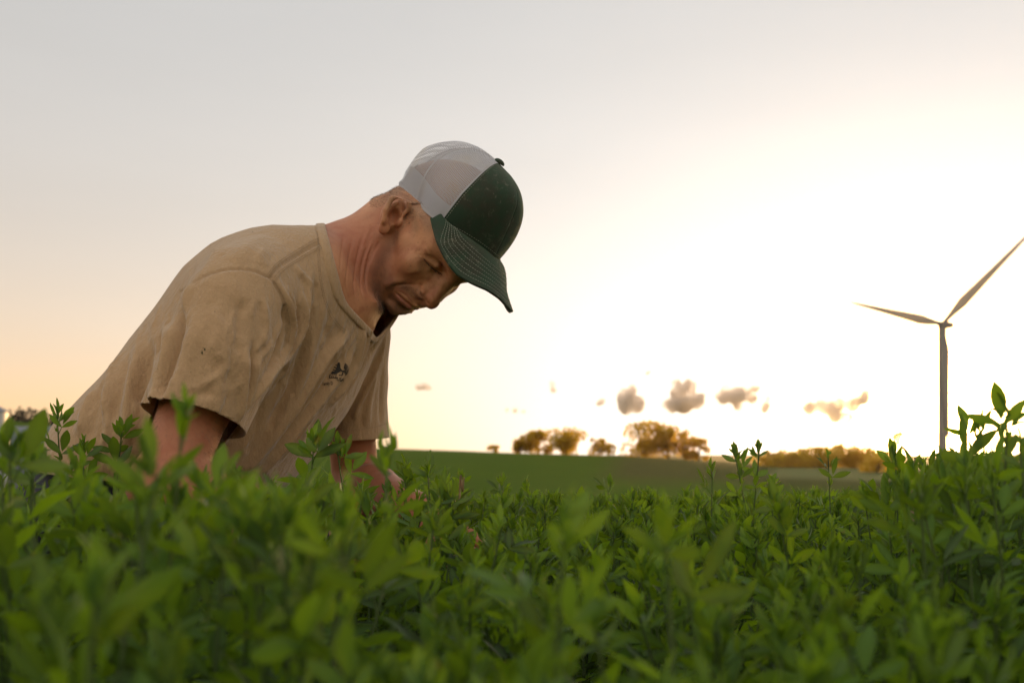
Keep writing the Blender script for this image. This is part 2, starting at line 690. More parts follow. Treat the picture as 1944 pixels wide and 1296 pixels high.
# cap back: white knitted mesh with real holes
def mesh_cloth(name, holes, pitch=.0026, hr=.28):
    m, t, out = material(name)
    uv = t.n('ShaderNodeTexCoord').outputs['UV']
    s = t.n('ShaderNodeSeparateXYZ')
    t.link(uv, s.inputs[0])
    co = obj_co(t)
    n = t.noise(co, 30, 4)
    c = t.mix(n, (.40, .40, .44), (.50, .50, .54))
    stain = t.math('MULTIPLY', t.smooth(t.noise(co, 18, 5, .6), .50, .74), .5)
    c = t.mix(stain, c, (.50, .42, .30))
    p = principled(t, out, c, .85, t.noise(co, 900, 2), .3, .0006)
    if holes:
        # staggered rows of holes, uv in metres
        row = t.math('DIVIDE', s.outputs[1], pitch * .73)
        rf = t.math('FLOOR', row)
        shiftx = t.math('MULTIPLY', t.math('MODULO', t.math('ABSOLUTE', rf), 2.0), .5)
        u_ = t.math('ADD', t.math('DIVIDE', s.outputs[0], pitch), shiftx)
        fx = t.math('SUBTRACT', t.math('FRACT', u_), .5)
        fy = t.math('MULTIPLY', t.math('SUBTRACT', t.math('FRACT', row), .5), .8)
        r = t.math('SQRT', t.math('ADD', t.math('MULTIPLY', fx, fx), t.math('MULTIPLY', fy, fy)))
        hole = t.math('LESS_THAN', r, hr)
        tb = t.n('ShaderNodeBsdfTransparent')
        mx = t.n('ShaderNodeMixShader')
        t.link(hole, mx.inputs[0])
        t.link(p.outputs[0], mx.inputs[1])
        t.link(tb.outputs[0], mx.inputs[2])
        t.link(mx.outputs[0], out.inputs[0])
    else:
        tr = t.n('ShaderNodeBsdfTranslucent')
        tr.inputs[0].default_value = (.7, .66, .6, 1)
        mx = t.n('ShaderNodeMixShader')
        mx.inputs[0].default_value = .25
        t.link(p.outputs[0], mx.inputs[1])
        t.link(tr.outputs[0], mx.inputs[2])
        t.link(mx.outputs[0], out.inputs[0])
    return m


M_MESH = mesh_cloth('white_cap_mesh', True, .0031, .34)
M_MESH_FINE = mesh_cloth('white_cap_mesh_far', True, .0011, .24)
M_BAND = mesh_cloth('white_sweatband', False)


def leaf_material(name, dark, lite, trans, tmix=.42, gloss=.5, veins=True):
    """leaf with light passing through; each plant and leaf a little different"""
    m, t, out = material(name)
    geo = t.n('ShaderNodeNewGeometry')
    co = geo.outputs['Position']
    rnd = t.n('ShaderNodeObjectInfo').outputs['Random']
    n = t.noise(co, 22, 3)
    v = t.math('ADD', t.math('MULTIPLY', n, .40), t.math('MULTIPLY', rnd, .15))
    if veins:
        v = t.math('ADD', v, t.math('MULTIPLY', attr_n(t, 'tone'), .55))
    else:
        v = t.math('ADD', v, .2)
    c = t.mix(t.smooth(v, .30, .78), dark, lite)
    tcx = t.mix(t.smooth(v, .30, .78), tuple(x * .6 for x in trans), trans)
    if veins:
        # paler, greyer underside
        c = t.mix(t.math('MULTIPLY', geo.outputs['Backfacing'], .55), c, (.075, .125, .055))
        yel = t.math('MULTIPLY', t.smooth(t.noise(co, 45, 2), .69, .78), .7)
        c = t.mix(yel, c, (.20, .13, .03))
        tcx = t.mix(yel, tcx, (.50, .34, .05))
        ua = attr_n(t, 'rib')
        c = t.mix(t.math('MULTIPLY', ua, .40), c, tuple(min(1, x * 2.0 + .02) for x in lite))
    p = principled(t, out, c, gloss, t.noise(co, 420, 2), .25, .0006)
    p.inputs['Specular IOR Level'].default_value = .26
    p.inputs['Sheen Weight'].default_value = .12
    p.inputs['Sheen Roughness'].default_value = .3
    tr = t.n('ShaderNodeBsdfTranslucent')
    t.link(tcx, tr.inputs[0])
    mx = t.n('ShaderNodeMixShader')
    mx.inputs[0].default_value = tmix
    t.link(p.outputs[0], mx.inputs[1])
    t.link(tr.outputs[0], mx.inputs[2])
    t.link(mx.outputs[0], out.inputs[0])
    return m


M_LEAF = leaf_material('alfalfa_leaf', (.0015, .006, .0005), (.046, .105, .006), (.40, .62, .010), .34)
M_STEM = leaf_material('alfalfa_stem', (.06, .10, .025), (.10, .14, .04), (.25, .28, .06), .15, .55, False)
M_TREE = leaf_material('tree_leaf', (.05, .045, .012), (.09, .075, .018), (1.0, .70, .05), .82, .7, False)
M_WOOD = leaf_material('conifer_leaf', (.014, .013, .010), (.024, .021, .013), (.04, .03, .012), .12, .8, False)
M_BARK = simple('bark', (.07, .05, .035), .9, .3, 6)
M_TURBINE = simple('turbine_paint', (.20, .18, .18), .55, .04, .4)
M_SILO = simple('pale_steel', (.42, .43, .45), .45, .1, .6)
M_CAPMETAL = simple('grey_steel', (.16, .17, .19), .5, .1, .6)
M_ROOF = simple('grey_roof', (.17, .19, .23), .5, .1, .5)
M_WALLW = simple('shed_wall', (.13, .14, .16), .7, .1, .5)


# ------------------------------------------------------------------ ground: plateau of the field, valley, far hills
def interp(xs, ys, x):
    return np.interp(x, xs, ys)


# skyline of the ground as the photograph shows it: photo x -> photo y
SKX = np.array([-900, -200, 0, 130, 600, 740, 870, 970, 1190, 1340, 1480, 1640, 1944, 2600, 3200])
SKY = np.array([815, 805, 801, 812, 846, 850, 854, 858, 864, 872, 880, 884, 880, 872, 868])
RIDGE = 210.0


def ground_z(x, y):
    r = np.hypot(x, y)
    az = np.arctan2(x, y)
    front = np.clip((np.cos(az) - .2) / .3, 0, 1)
    yy = np.maximum(y, .1)
    px = HX + FPX * x / yy
    px = np.where(y > .05, np.clip(px, -900, 3200), 3200)
    zr = (HY - interp(SKX, SKY, px)) / FPX * RIDGE
    d = r
    pts_r = np.array([0, 2.5, 4, 10, 60, 120, 210, 330, 900, 6000])
    k = np.array([0, 0, -.55, -1.9, -6.5, -5.0])
    base = np.interp(np.log1p(d), np.log1p(pts_r[:6]), k)
    s = np.clip((d - 120) / (RIDGE - 120), 0, 1)
    s = s * s * (3 - 2 * s)
    z = np.where(d <= 120, base, -5.0 + (zr + ZC + 5.0) * s)
    f = np.clip((d - RIDGE) / 600, 0, 1)
    z = np.where(d > RIDGE, (zr + ZC) * (1 - f) + (-9.0) * f - np.clip((d - RIDGE) / 80, 0, 1) * 1.5, z)
    z = z * front
    z = z + np.where(d > 10, .25 * np.sin(x * .045 + 1.3) * np.cos(y * .037) * np.clip((d - 10) / 60, 0, 1), 0)
    return z


rr_ = np.concatenate([[0.0], np.geomspace(.25, 6500, 120)])
aa = np.concatenate([np.linspace(-60, 60, 181)[:-1], np.linspace(60, 300, 81)[:-1]])
A_, R_ = np.meshgrid(np.radians(aa), rr_, indexing='ij')
X, Y = R_ * np.sin(A_), R_ * np.cos(A_)
Z = ground_z(X, Y)
na, nr = X.shape
idx = np.arange(na * nr).reshape(na, nr)
nxt = np.roll(idx, -1, 0)
F = np.stack([idx[:, :-1], nxt[:, :-1], nxt[:, 1:], idx[:, 1:]], -1).reshape(-1, 4)
M_GROUND, t, out = material('field_ground')
co = t.n('ShaderNodeNewGeometry').outputs['Position']
s = t.n('ShaderNodeSeparateXYZ')
t.link(co, s.inputs[0])
dist = t.vec('LENGTH', co)
n = t.noise(co, .08, 5)
nf = t.noise(t.vec('MULTIPLY', co, (1, .35, 1)), 1.1, 4)
crop = t.mix(n, (.055, .098, .007), (.080, .125, .010))
crop = t.mix(t.math('MULTIPLY', nf, .4), crop, (.03, .055, .012))
bank = t.mix(nf, (.045, .055, .012), (.085, .086, .026))
pale = t.mix(nf, (.11, .125, .05), (.145, .155, .065))
soil = t.mix(t.noise(co, 30, 4), (.035, .024, .015), (.07, .05, .032))
# bearing of the point, to lay out the fields on the far slope
bear = t.math('DIVIDE', s.outputs[0], t.math('MAXIMUM', s.outputs[1], 1.0))
wob = t.math('MULTIPLY_ADD', t.noise(co, .02, 2), .10, -.05)
bw = t.math('ADD', bear, wob)
m_bank = t.math('MULTIPLY', t.smooth(bw, .075, .12), t.smooth(t.math('MULTIPLY_ADD', t.noise(co, .05, 3), 50.0, dist), 160, 185))
far = t.mix(m_bank, crop, bank)
m_pale = t.math('MULTIPLY', t.smooth(bw, .24, .27), t.smooth(dist, 158, 172))
far = t.mix(m_pale, far, pale)
c = t.mix(t.smooth(dist, 3.2, 6.0), soil, far)
principled(t, out, c, 1.0, t.noise(co, 3, 4), .3, .05, Specular_IOR_Level=.02)
ground = link('ground', mesh_np('ground', np.stack([X, Y, Z], -1).reshape(-1, 3), F[:, ::-1], M_GROUND))
ground['kind'] = 'structure'


def gz(x, y):
    return float(ground_z(np.array([x], float), np.array([y], float))[0])


# ------------------------------------------------------------------ wind turbine
TD = 480.0
TSC = TD / FPX
turb_top = U(1789, 621, TD)
turb = empty('wind_turbine', (turb_top[0], TD, gz(turb_top[0], TD)))
tag(turb, 'tall wind turbine with three slender blades on the horizon', 'wind turbine')
TB = np.array(turb.location)
zs = np.linspace(TB[2] - 1, turb_top[2], 12)
V, F = tube(np.stack([np.full(12, TB[0]), np.full(12, TD), zs], 1), np.linspace(2.3, 1.9, 12), 20)
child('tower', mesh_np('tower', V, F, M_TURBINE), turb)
acc = Acc()
nc = turb_top + np.array([2.0, 1.2, 1.2])
V, F = tube([nc + np.array([x, x * .25, 0]) for x in (-3.4, -3.2, -1, 2.5, 3.9, 4.1)], [1.0, 1.55, 1.75, 1.7, 1.3, .6], 14)
acc.add(V, F)
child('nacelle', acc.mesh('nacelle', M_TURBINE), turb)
hubc = turb_top + np.array([-1.2, -3.0, 1.2])
V, F = tube([hubc + np.array([x * .5, x, 0]) for x in (-1.7, -1.5, -.6, .8, 1.4)], [.2, .75, 1.35, 1.45, 1.1], 16)
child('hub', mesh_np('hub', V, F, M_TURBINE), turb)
for tx, ty in ((1609, 573), (1966, 430), (1800, 842)):
    tipp = U(tx, ty, TD - 3)
    ax_ = tipp - hubc
    L = np.linalg.norm(ax_)
    T_ = ax_ / L
    ch_d = norm(np.cross(T_, [0, 1, 0]))
    th_d = np.cross(T_, ch_d)
    rows = []
    st_ = [(0, .75, .75, 0), (.05, .8, .75, .1), (.12, 1.15, .6, .3), (.22, 1.70, .45, .5), (.35, 1.45, .34, .4), (.55, 1.05, .24, .28), (.75, .72, .16, .18), (.92, .42, .10, .08), (1.0, .10, .05, 0)]
    for s_, chd, thk, sh in st_:
        c0 = hubc + ax_ * s_ + ch_d * sh * .6 + th_d * (.9 * s_ * s_)
        for k in range(12):
            a = 2 * math.pi * k / 12
            rows.append(c0 + ch_d * chd * 1.45 * math.cos(a) + th_d * thk * 1.2 * math.sin(a))
    F = []
    for i in range(len(st_) - 1):
        for k in range(12):
            k2 = (k + 1) % 12
            F.append((i * 12 + k, i * 12 + k2, (i + 1) * 12 + k2, (i + 1) * 12 + k))
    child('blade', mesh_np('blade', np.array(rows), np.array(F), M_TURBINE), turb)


# ------------------------------------------------------------------ trees on the skyline
def crown_cloud(rng, blobs, n, size):
    """leaf clumps spread through overlapping lobes; a leaf is a small bent quad"""
    V, F = [], []
    w = np.array([b[3] ** 2 for b in blobs])
    w = w / w.sum()
    which = rng.choice(len(blobs), n, p=w)
    for i in range(n):
        cx_, cy_, cz_, r_, fl = blobs[which[i]]
        d = rng.normal(size=3)
        d /= np.linalg.norm(d)
        rad_ = r_ * (rng.uniform(.25, 1.0) ** .5) * (1 + .12 * rng.normal())
        p = np.array([cx_, cy_, cz_]) + d * rad_ * np.array([1, 1, fl])
        a = rng.normal(size=3)
        a /= np.linalg.norm(a)
        b = np.cross(a, rng.normal(size=3))
        b /= np.linalg.norm(b)
        s_ = size * rng.uniform(.6, 1.4)
        k = len(V)
        V += [p - a * s_, p + b * s_ * .6, p + a * s_, p - b * s_ * .6]
        F.append((k, k + 1, k + 2, k + 3))
    return np.array(V), np.array(F)


def tree(px0, px1, ytop, depth, lab, n=900, lobes=9, seed=0, size=.28, thin=1.0, name='tree', grp='trees along the far skyline'):
    rng = np.random.default_rng(seed)
    xm = (px0 + px1) / 2
    x = (xm - HX) / FPX * depth
    zb = gz(x, depth) - .2
    ztop = ZC + (HY - ytop + 5) / FPX * depth
    wd = (px1 - px0) / FPX * depth / 2 * 1.5
    h = ztop - zb
    root = empty(name, (x, depth, zb))
    tag(root, lab, 'tree', grp)
    acc = Acc()
    V, F = tube([(0, 0, -.3), (.05 * h * .2, 0, h * .3), (-.04 * h, .1, h * .62), (0, 0, h * .85)], [h * .045, h * .034, h * .02, .02], 7)
    acc.add(V, F)
    blobs = []
    for i in range(lobes * 2):
        a = rng.uniform(0, 6.28)
        t_ = rng.uniform(.10, .88)
        prof = math.sin(math.pi * min(1, .18 + .74 * t_)) ** .7
        rad_ = wd * prof * .86
        c = np.array([math.cos(a) * rad_ * rng.uniform(.2, 1.0), math.sin(a) * rad_ * .7, h * t_])
        r_ = min(wd * rng.uniform(.24, .42), max(.5, (h - c[2]) * .9))
        blobs.append((*c, r_, rng.uniform(.75, 1.0)))
        V, F = tube([(0, 0, h * .15 + .2 * h * t_), c * np.array([.6, .6, .85]), c], [h * .014, h * .009, .015], 5)
        acc.add(V, F)
    blobs.append((rng.normal() * wd * .2, 0, h - wd * .25, wd * .25, 1))
    link('trunk', acc.mesh('trunk', M_BARK), root)
    V, F = crown_cloud(rng, blobs, n, size)
    V = V[:]
    V[:, 2] = np.minimum(V[:, 2], h * 1.02)
    link('crown', mesh_np('crown', V, F, M_TREE, False), root)
    return root


TREES = [
    (972, 1004, 829, 200, 'lowest tree at the left end of the golden pair of clumps on the hilltop', 700, 7, .24),
    (998, 1046, 819, 202, 'rounded golden tree between the low end tree and the broad one on the hilltop', 1100, 9, .26),
    (1040, 1106, 814, 198, 'broad golden backlit tree ending the left clump on the hilltop', 1500, 11, .27),
    (1116, 1156, 834, 200, 'small lone bushy tree in the gap between the two golden clumps', 700, 6, .24),
    (1188, 1262, 800, 206, 'tallest broad golden tree of the right clump on the hilltop', 1900, 12, .28),
    (1246, 1290, 811, 203, 'pointed middle tree of the right clump on the hilltop', 1000, 9, .27),
    (1280, 1322, 818, 201, 'wide loose tree near the right end of the right clump', 1000, 9, .26),
    (1312, 1342, 836, 200, 'low shrubby tree sloping off the right clump', 600, 6, .24),
    (924, 946, 849, 205, 'tiny bush on the hill crest left of all the trees', 260, 4, .2),
    (1440, 1520, 857, 190, 'long low tree at the left end of the far hedge line', 1200, 9, .3),
    (1505, 1580, 851, 192, 'dark low tree in the middle of the far hedge line', 1400, 10, .3),
    (1565, 1640, 845, 198, 'rounded golden tree in the far hedge line beside the dark bush', 1500, 10, .3),
    (1625, 1690, 851, 195, 'scraggly tree at the right end of the far hedge line', 900, 8, .28),
    (1632, 1700, 868, 175, 'dark round bush below the hedge line by the pale field', 1100, 9, .22),
]
for i, (a, b, yt, dd, lab, n_, lb, sz) in enumerate(TREES):
    tree(a, b, yt, dd, lab, int(n_ * 1.8), lb, 40 + i, sz)
# a bare stemmed tree with a small tuft, right of the hedge line
rng = np.random.default_rng(8)
x = (1706 - HX) / FPX * 240
zb = gz(x, 240) - .2
hh = ZC + (HY - 815) / FPX * 240 - zb
root = empty('tree', (x, 240, zb))
tag(root, 'thin tree with a small leaning tuft on a bare stem near the sun', 'tree', 'trees along the far skyline')
acc = Acc()
for P, rd in [([(0, 0, -.3), (-.2, 0, hh * .5), (0, 0, hh * .8)], [.10, .07, .03]), ([(-.1, 0, hh * .6), (.8, 0, hh * .85), (2.0, 0, hh * .98)], [.05, .03, .01]),
              ([(-.2, 0, hh * .4), (.6, 0, hh * .55)], [.05, .01])]:
    V, F = tube(P, rd, 6)
    acc.add(V, F)
link('trunk', acc.mesh('trunk', M_BARK), root)
V, F = crown_cloud(rng, [(-.6, 0, hh * .82, 1.3, .7), (.2, 0, hh * .9, .9, .6), (-.1, 0, hh * .68, .8, .8), (2.0, 0, hh * .97, .6, .5), (.8, 0, hh * .55, .5, .5)], 420, .24)
link('crown', mesh_np('crown', V, F, M_TREE, False), root)

# dark wood far off at the left edge
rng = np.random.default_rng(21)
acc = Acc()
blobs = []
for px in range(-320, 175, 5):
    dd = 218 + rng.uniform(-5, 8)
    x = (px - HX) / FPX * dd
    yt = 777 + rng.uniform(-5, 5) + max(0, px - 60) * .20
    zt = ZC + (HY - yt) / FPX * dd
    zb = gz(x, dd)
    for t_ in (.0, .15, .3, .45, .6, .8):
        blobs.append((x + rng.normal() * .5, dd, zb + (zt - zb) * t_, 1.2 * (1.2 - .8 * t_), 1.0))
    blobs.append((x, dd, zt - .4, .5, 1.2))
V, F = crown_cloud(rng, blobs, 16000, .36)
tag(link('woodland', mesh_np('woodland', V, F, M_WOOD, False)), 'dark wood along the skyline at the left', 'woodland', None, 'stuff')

# low shed with a grey roof in front of the wood, and a pale steel bin at the edge
sd_ = 90.0
p0, p1 = U(12, 807, sd_), U(150, 809, sd_)
root = empty('shed', ((p0[0] + p1[0]) / 2, sd_ + 4, gz((p0[0] + p1[0]) / 2, sd_)))
tag(root, 'long low shed with a blue grey metal roof before the dark wood', 'shed')
acc = Acc()
rx0, rx1 = p0[0] - 14, p1[0] + 2
zt, ze = p0[2] + .1, U(60, 850, sd_)[2]
V = np.array([[rx0, sd_, ze], [rx1, sd_, ze], [rx1, sd_ + 8, zt], [rx0, sd_ + 8, zt], [rx1, sd_ + 16, ze], [rx0, sd_ + 16, ze]])
V = np.vstack([V, V - np.array([0, 0, .15])])
F4 = [(0, 1, 2, 3), (3, 2, 4, 5), (6, 9, 8, 7), (9, 11, 10, 8), (0, 6, 7, 1), (5, 4, 10, 11)]
acc.add(V, F4)
for k in range(60):
    x = rx0 + (rx1 - rx0) * (k + .5) / 60
    V2, F2 = tube([(x, sd_, ze + .02), (x, sd_ + 8, zt + .02)], .04, 4)
    acc.add(V2, F2)
child('roof', acc.mesh('roof', M_ROOF, False), root)
acc = Acc()
gzz = gz(p0[0], sd_) - 1
acc.box(((rx0 + rx1) / 2, sd_ + 8, (ze + gzz) / 2 - .1), (rx1 - rx0 - .8, 15, ze - gzz - .1))
child('wall', acc.mesh('wall', M_WALLW, False), root)
sx = U(13, 790, 80)
root = empty('grain_bin', (sx[0] - 1.5, 80, gz(sx[0], 80)))
tag(root, 'pale steel grain bin with grey cap at the left picture edge', 'grain bin')
zt = U(0, 781, 80)[2] - root.location.z
V, F = tube([(0, 0, -1), (0, 0, zt)], 1.5, 28)
link('wall', mesh_np('wall', V, F, M_SILO), root)
V, F = tube([(0, 0, zt - .05), (0, 0, zt + .02), (0, 0, zt + .35), (0, 0, zt + .62), (0, 0, zt + .66)], [1.6, 1.56, 1.0, .35, .02], 28)
link('roof', mesh_np('roof', V, F, M_CAPMETAL), root)


# ------------------------------------------------------------------ the man
BASE = np.array([-.45, 1.33, 0.0])       # on the ground between his feet


def pose(fwd, upish, org):
    f = norm(fwd)
    l = norm(np.cross(upish, f))
    u = np.cross(f, l)
    return np.stack([f, l, u], 1), np.asarray(org, float)      # columns: forward, left, up


HR, HO = pose((.465, -.512, -.718), (.71, -.26, .64), (-.1285, 1.430, ZC + .3035))
CR, CO = pose((.5166, -.4861, -.7049), (.692, -.247, .678), (-.1281, 1.4258, ZC + .3028))


def H(x, y, z):
    return HR @ np.array([x, y, z]) + HO


def toH(p):
    return ((p - HO.astype(np.float32)) @ HR.astype(np.float32)).astype(np.float32)


def mir(c):
    return [c, (c[0], -c[1], c[2])]


def Cp(q):
    q = np.asarray(q, float)
    return q @ CR.T + CO


CAX, CAY, CX0 = .1035, .0815, .004


def zband(x):
    return .0255 + (x + .095) / .203 * .0335


def crown(th, t):
    """point of the crown: th angle from the front, t from the band (0) to the button (1)"""
    c, s = np.cos(th), np.sin(th)
    ft = .5 + .5 * c                         # 1 at the front, 0 at the back
    pw = 2.15 + 1.1 * ft ** 2
    r = np.clip(1 - t ** pw, 0, 1) ** (1 / (1.75 + .45 * ft))
    x = CX0 + CAX * c * r
    y = CAY * s * r
    x = x + .004 * ft * np.sin(np.pi * t) + .010 * t * t * (1 - r * 0)
    zb = zband(CX0 + CAX * c)
    ztop = .158
    z = zb + (ztop - zb) * t
    return np.stack([x, y, z], -1)


TH_S = R(60)

def cap_patch(th0, th1, nth, nt, inset=0.0, t1=1.0, puff=0.0, t0=0.0):
    th = np.linspace(th0, th1, nth)
    t = t0 + (t1 - t0) * (np.linspace(0, 1, nt) ** .9)
    TH, T_ = np.meshgrid(th, t, indexing='ij')
    P = crown(TH, T_)
    if puff:
        u = (TH - th0) / (th1 - th0)
        cen = np.array([CX0, 0, .07])
        dv = P - cen
        dv /= np.linalg.norm(dv, axis=-1, keepdims=True)
        P = P + dv * (puff * np.sin(np.pi * u) * np.sin(np.pi * np.clip(T_ * 1.0, 0, 1)))[..., None]
    if inset:
        cen = np.array([CX0, 0, .07])
        dv = P - cen
        P = P - dv / np.linalg.norm(dv, axis=-1, keepdims=True) * inset
    idx = np.arange(nth * nt).reshape(nth, nt)
    F = np.stack([idx[:-1, :-1], idx[1:, :-1], idx[1:, 1:], idx[:-1, 1:]], -1).reshape(-1, 4)
    uv = np.stack([TH * .092, T_ * .125], -1).reshape(-1, 2)
    return P.reshape(-1, 3), F, uv


# outline of the cap: modelled points and where the photograph shows them
def brim_pt(u, v):
    """u from -1 (his right) to 1, v from the crown (0) to the edge (1)"""
    th = u * R(60.5)
    inn = crown(np.asarray(th), np.zeros_like(th))
    L = .072
    xo = inn[..., 0] * 0 + .046 + .138 * np.cos(np.abs(u) ** 1.25 * math.pi / 2) ** .62
    yo = .0825 * np.sign(u) * np.sin(np.abs(u) ** .92 * math.pi / 2) ** .95
    zi = inn[..., 2]
    x = inn[..., 0] * (1 - v) + xo * v
    y = inn[..., 1] * (1 - v) + yo * v
    zc = .0595 - (x - .10) * .36
    arch = 4.6 * np.abs(y) ** 2 * 1.0
    zo = zc - arch * np.clip(v * 1.2, 0, 1)
    z = zi * (1 - np.clip(v * 2.5, 0, 1)) + zo * np.clip(v * 2.5, 0, 1)
    z = zi * (1 - v) ** 3 + (zo) * (1 - (1 - v) ** 3)
    return np.stack([x, y, z], -1)




def A0(x):
    return np.array(float(x))


cs_, cd_ = [], []
for q, px in [(crown(A0(0), A0(0)), (939, 488)), (crown(A0(0), A0(1)), (944, 314)),
              (crown(A0(-TH_S), A0(0)), (836, 423)), (crown(A0(-TH_S), A0(.5)), (877, 368)),
              (crown(A0(R(-165)), A0(0)), (766, 349)), (crown(A0(R(-115)), A0(0)), (796, 388)),
              (brim_pt(A0(-1), A0(1)), (818, 412)), (brim_pt(A0(-1), A0(0)), (834, 424)),
              (brim_pt(A0(-.80), A0(1)), (833, 462)), (brim_pt(A0(-.55), A0(1)), (868, 518)),
              (brim_pt(A0(-.25), A0(1)), (925, 549)), (brim_pt(A0(.05), A0(1)), (964, 576)),
              (crown(A0(0), A0(.5)), (978, 405)), (crown(A0(R(60)), A0(.3)), None),
              (crown(A0(R(100)), A0(0)), None), (crown(A0(R(100)), A0(.6)), None), (brim_pt(A0(.9), A0(1)), None)]:
    s = Cp(q)
    cs_.append(s)
    cd_.append(s if px is None else U(px[0], px[1], s[1]))


def CW0(P):
    return rbf_warp(Cp(np.asarray(P, float).reshape(-1, 3)), cs_, cd_)


def outline_pairs(bvh, rays):
    """carry the visible edge to where the photograph has it: (inside, outside, target) in photo pixels"""
    S, D = [], []
    for (x0, y0), (x1, y1), (tx, ty) in rays:
        prev = None
        for i in range(241):
            t_ = i / 240
            x, y = x0 + (x1 - x0) * t_, y0 + (y1 - y0) * t_
            hit = bvh.ray_cast(Vector(CAMP), Vector(norm(U(x, y, 1.0) - CAMP)))
            if hit[0] is None:
                break
            prev = hit[0]
        if prev is not None:
            s_ = np.array(prev)
            S.append(s_)
            D.append(U(tx, ty, s_[1]))
    return S, D


def rays_from(c, targets, f=1.6):
    return [(c, (c[0] + (x - c[0]) * f, c[1] + (y - c[1]) * f), (x, y)) for x, y in targets]


# second step: the outline of crown and brim
_P, _F, _ = cap_patch(-math.pi, math.pi, 120, 40)
_u, _v = np.meshgrid(np.linspace(-1, 1, 60), np.linspace(0, 1, 14), indexing='ij')
_i = np.arange(60 * 14).reshape(60, 14)
_BF = np.stack([_i[:-1, :-1], _i[1:, :-1], _i[1:, 1:], _i[:-1, 1:]], -1).reshape(-1, 4)
_BP = brim_pt(_u, _v).reshape(-1, 3)
_B = bvh_of(np.vstack([CW0(_P), CW0(_BP)]), np.vstack([_F, _BF + len(_P)]))
c2s, c2d = outline_pairs(_B, rays_from((880, 370), [(766, 340), (771, 326), (790, 300), (806, 283), (835, 274), (870, 270), (905, 279), (932, 297), (962, 327), (981, 352),
                                                    (991, 388), (986, 430), (972, 460)]))
s_, d_ = outline_pairs(_B, rays_from((900, 490), [(962, 560), (970, 588), (950, 566), (925, 549), (895, 536), (868, 519), (846, 490)]))
c2s += s_
c2d += d_
for q in [crown(A0(-TH_S), A0(0)), crown(A0(-TH_S), A0(.5)), crown(A0(R(-115)), A0(0)), crown(A0(R(-40)), A0(.4)), crown(A0(0), A0(0)),
          crown(A0(R(-90)), A0(.5)), brim_pt(A0(-1), A0(0)), brim_pt(A0(-1), A0(1)), crown(A0(R(100)), A0(.3)), brim_pt(A0(-.4), A0(.5))]:
    q = CW0(q)[0]
    c2s.append(q)
    c2d.append(q)


def CW(P):
    return rbf_warp(CW0(P), c2s, c2d)


capV = CW(_P)
capB = bvh_of(capV, _F)
CAPC = CW(np.array([.004, 0, .055]))[0]


LAT = norm((.22, .97, -.03))
C_RING = U(641, 522, 1.40)
N_RING = norm((.955, -.12, .27))


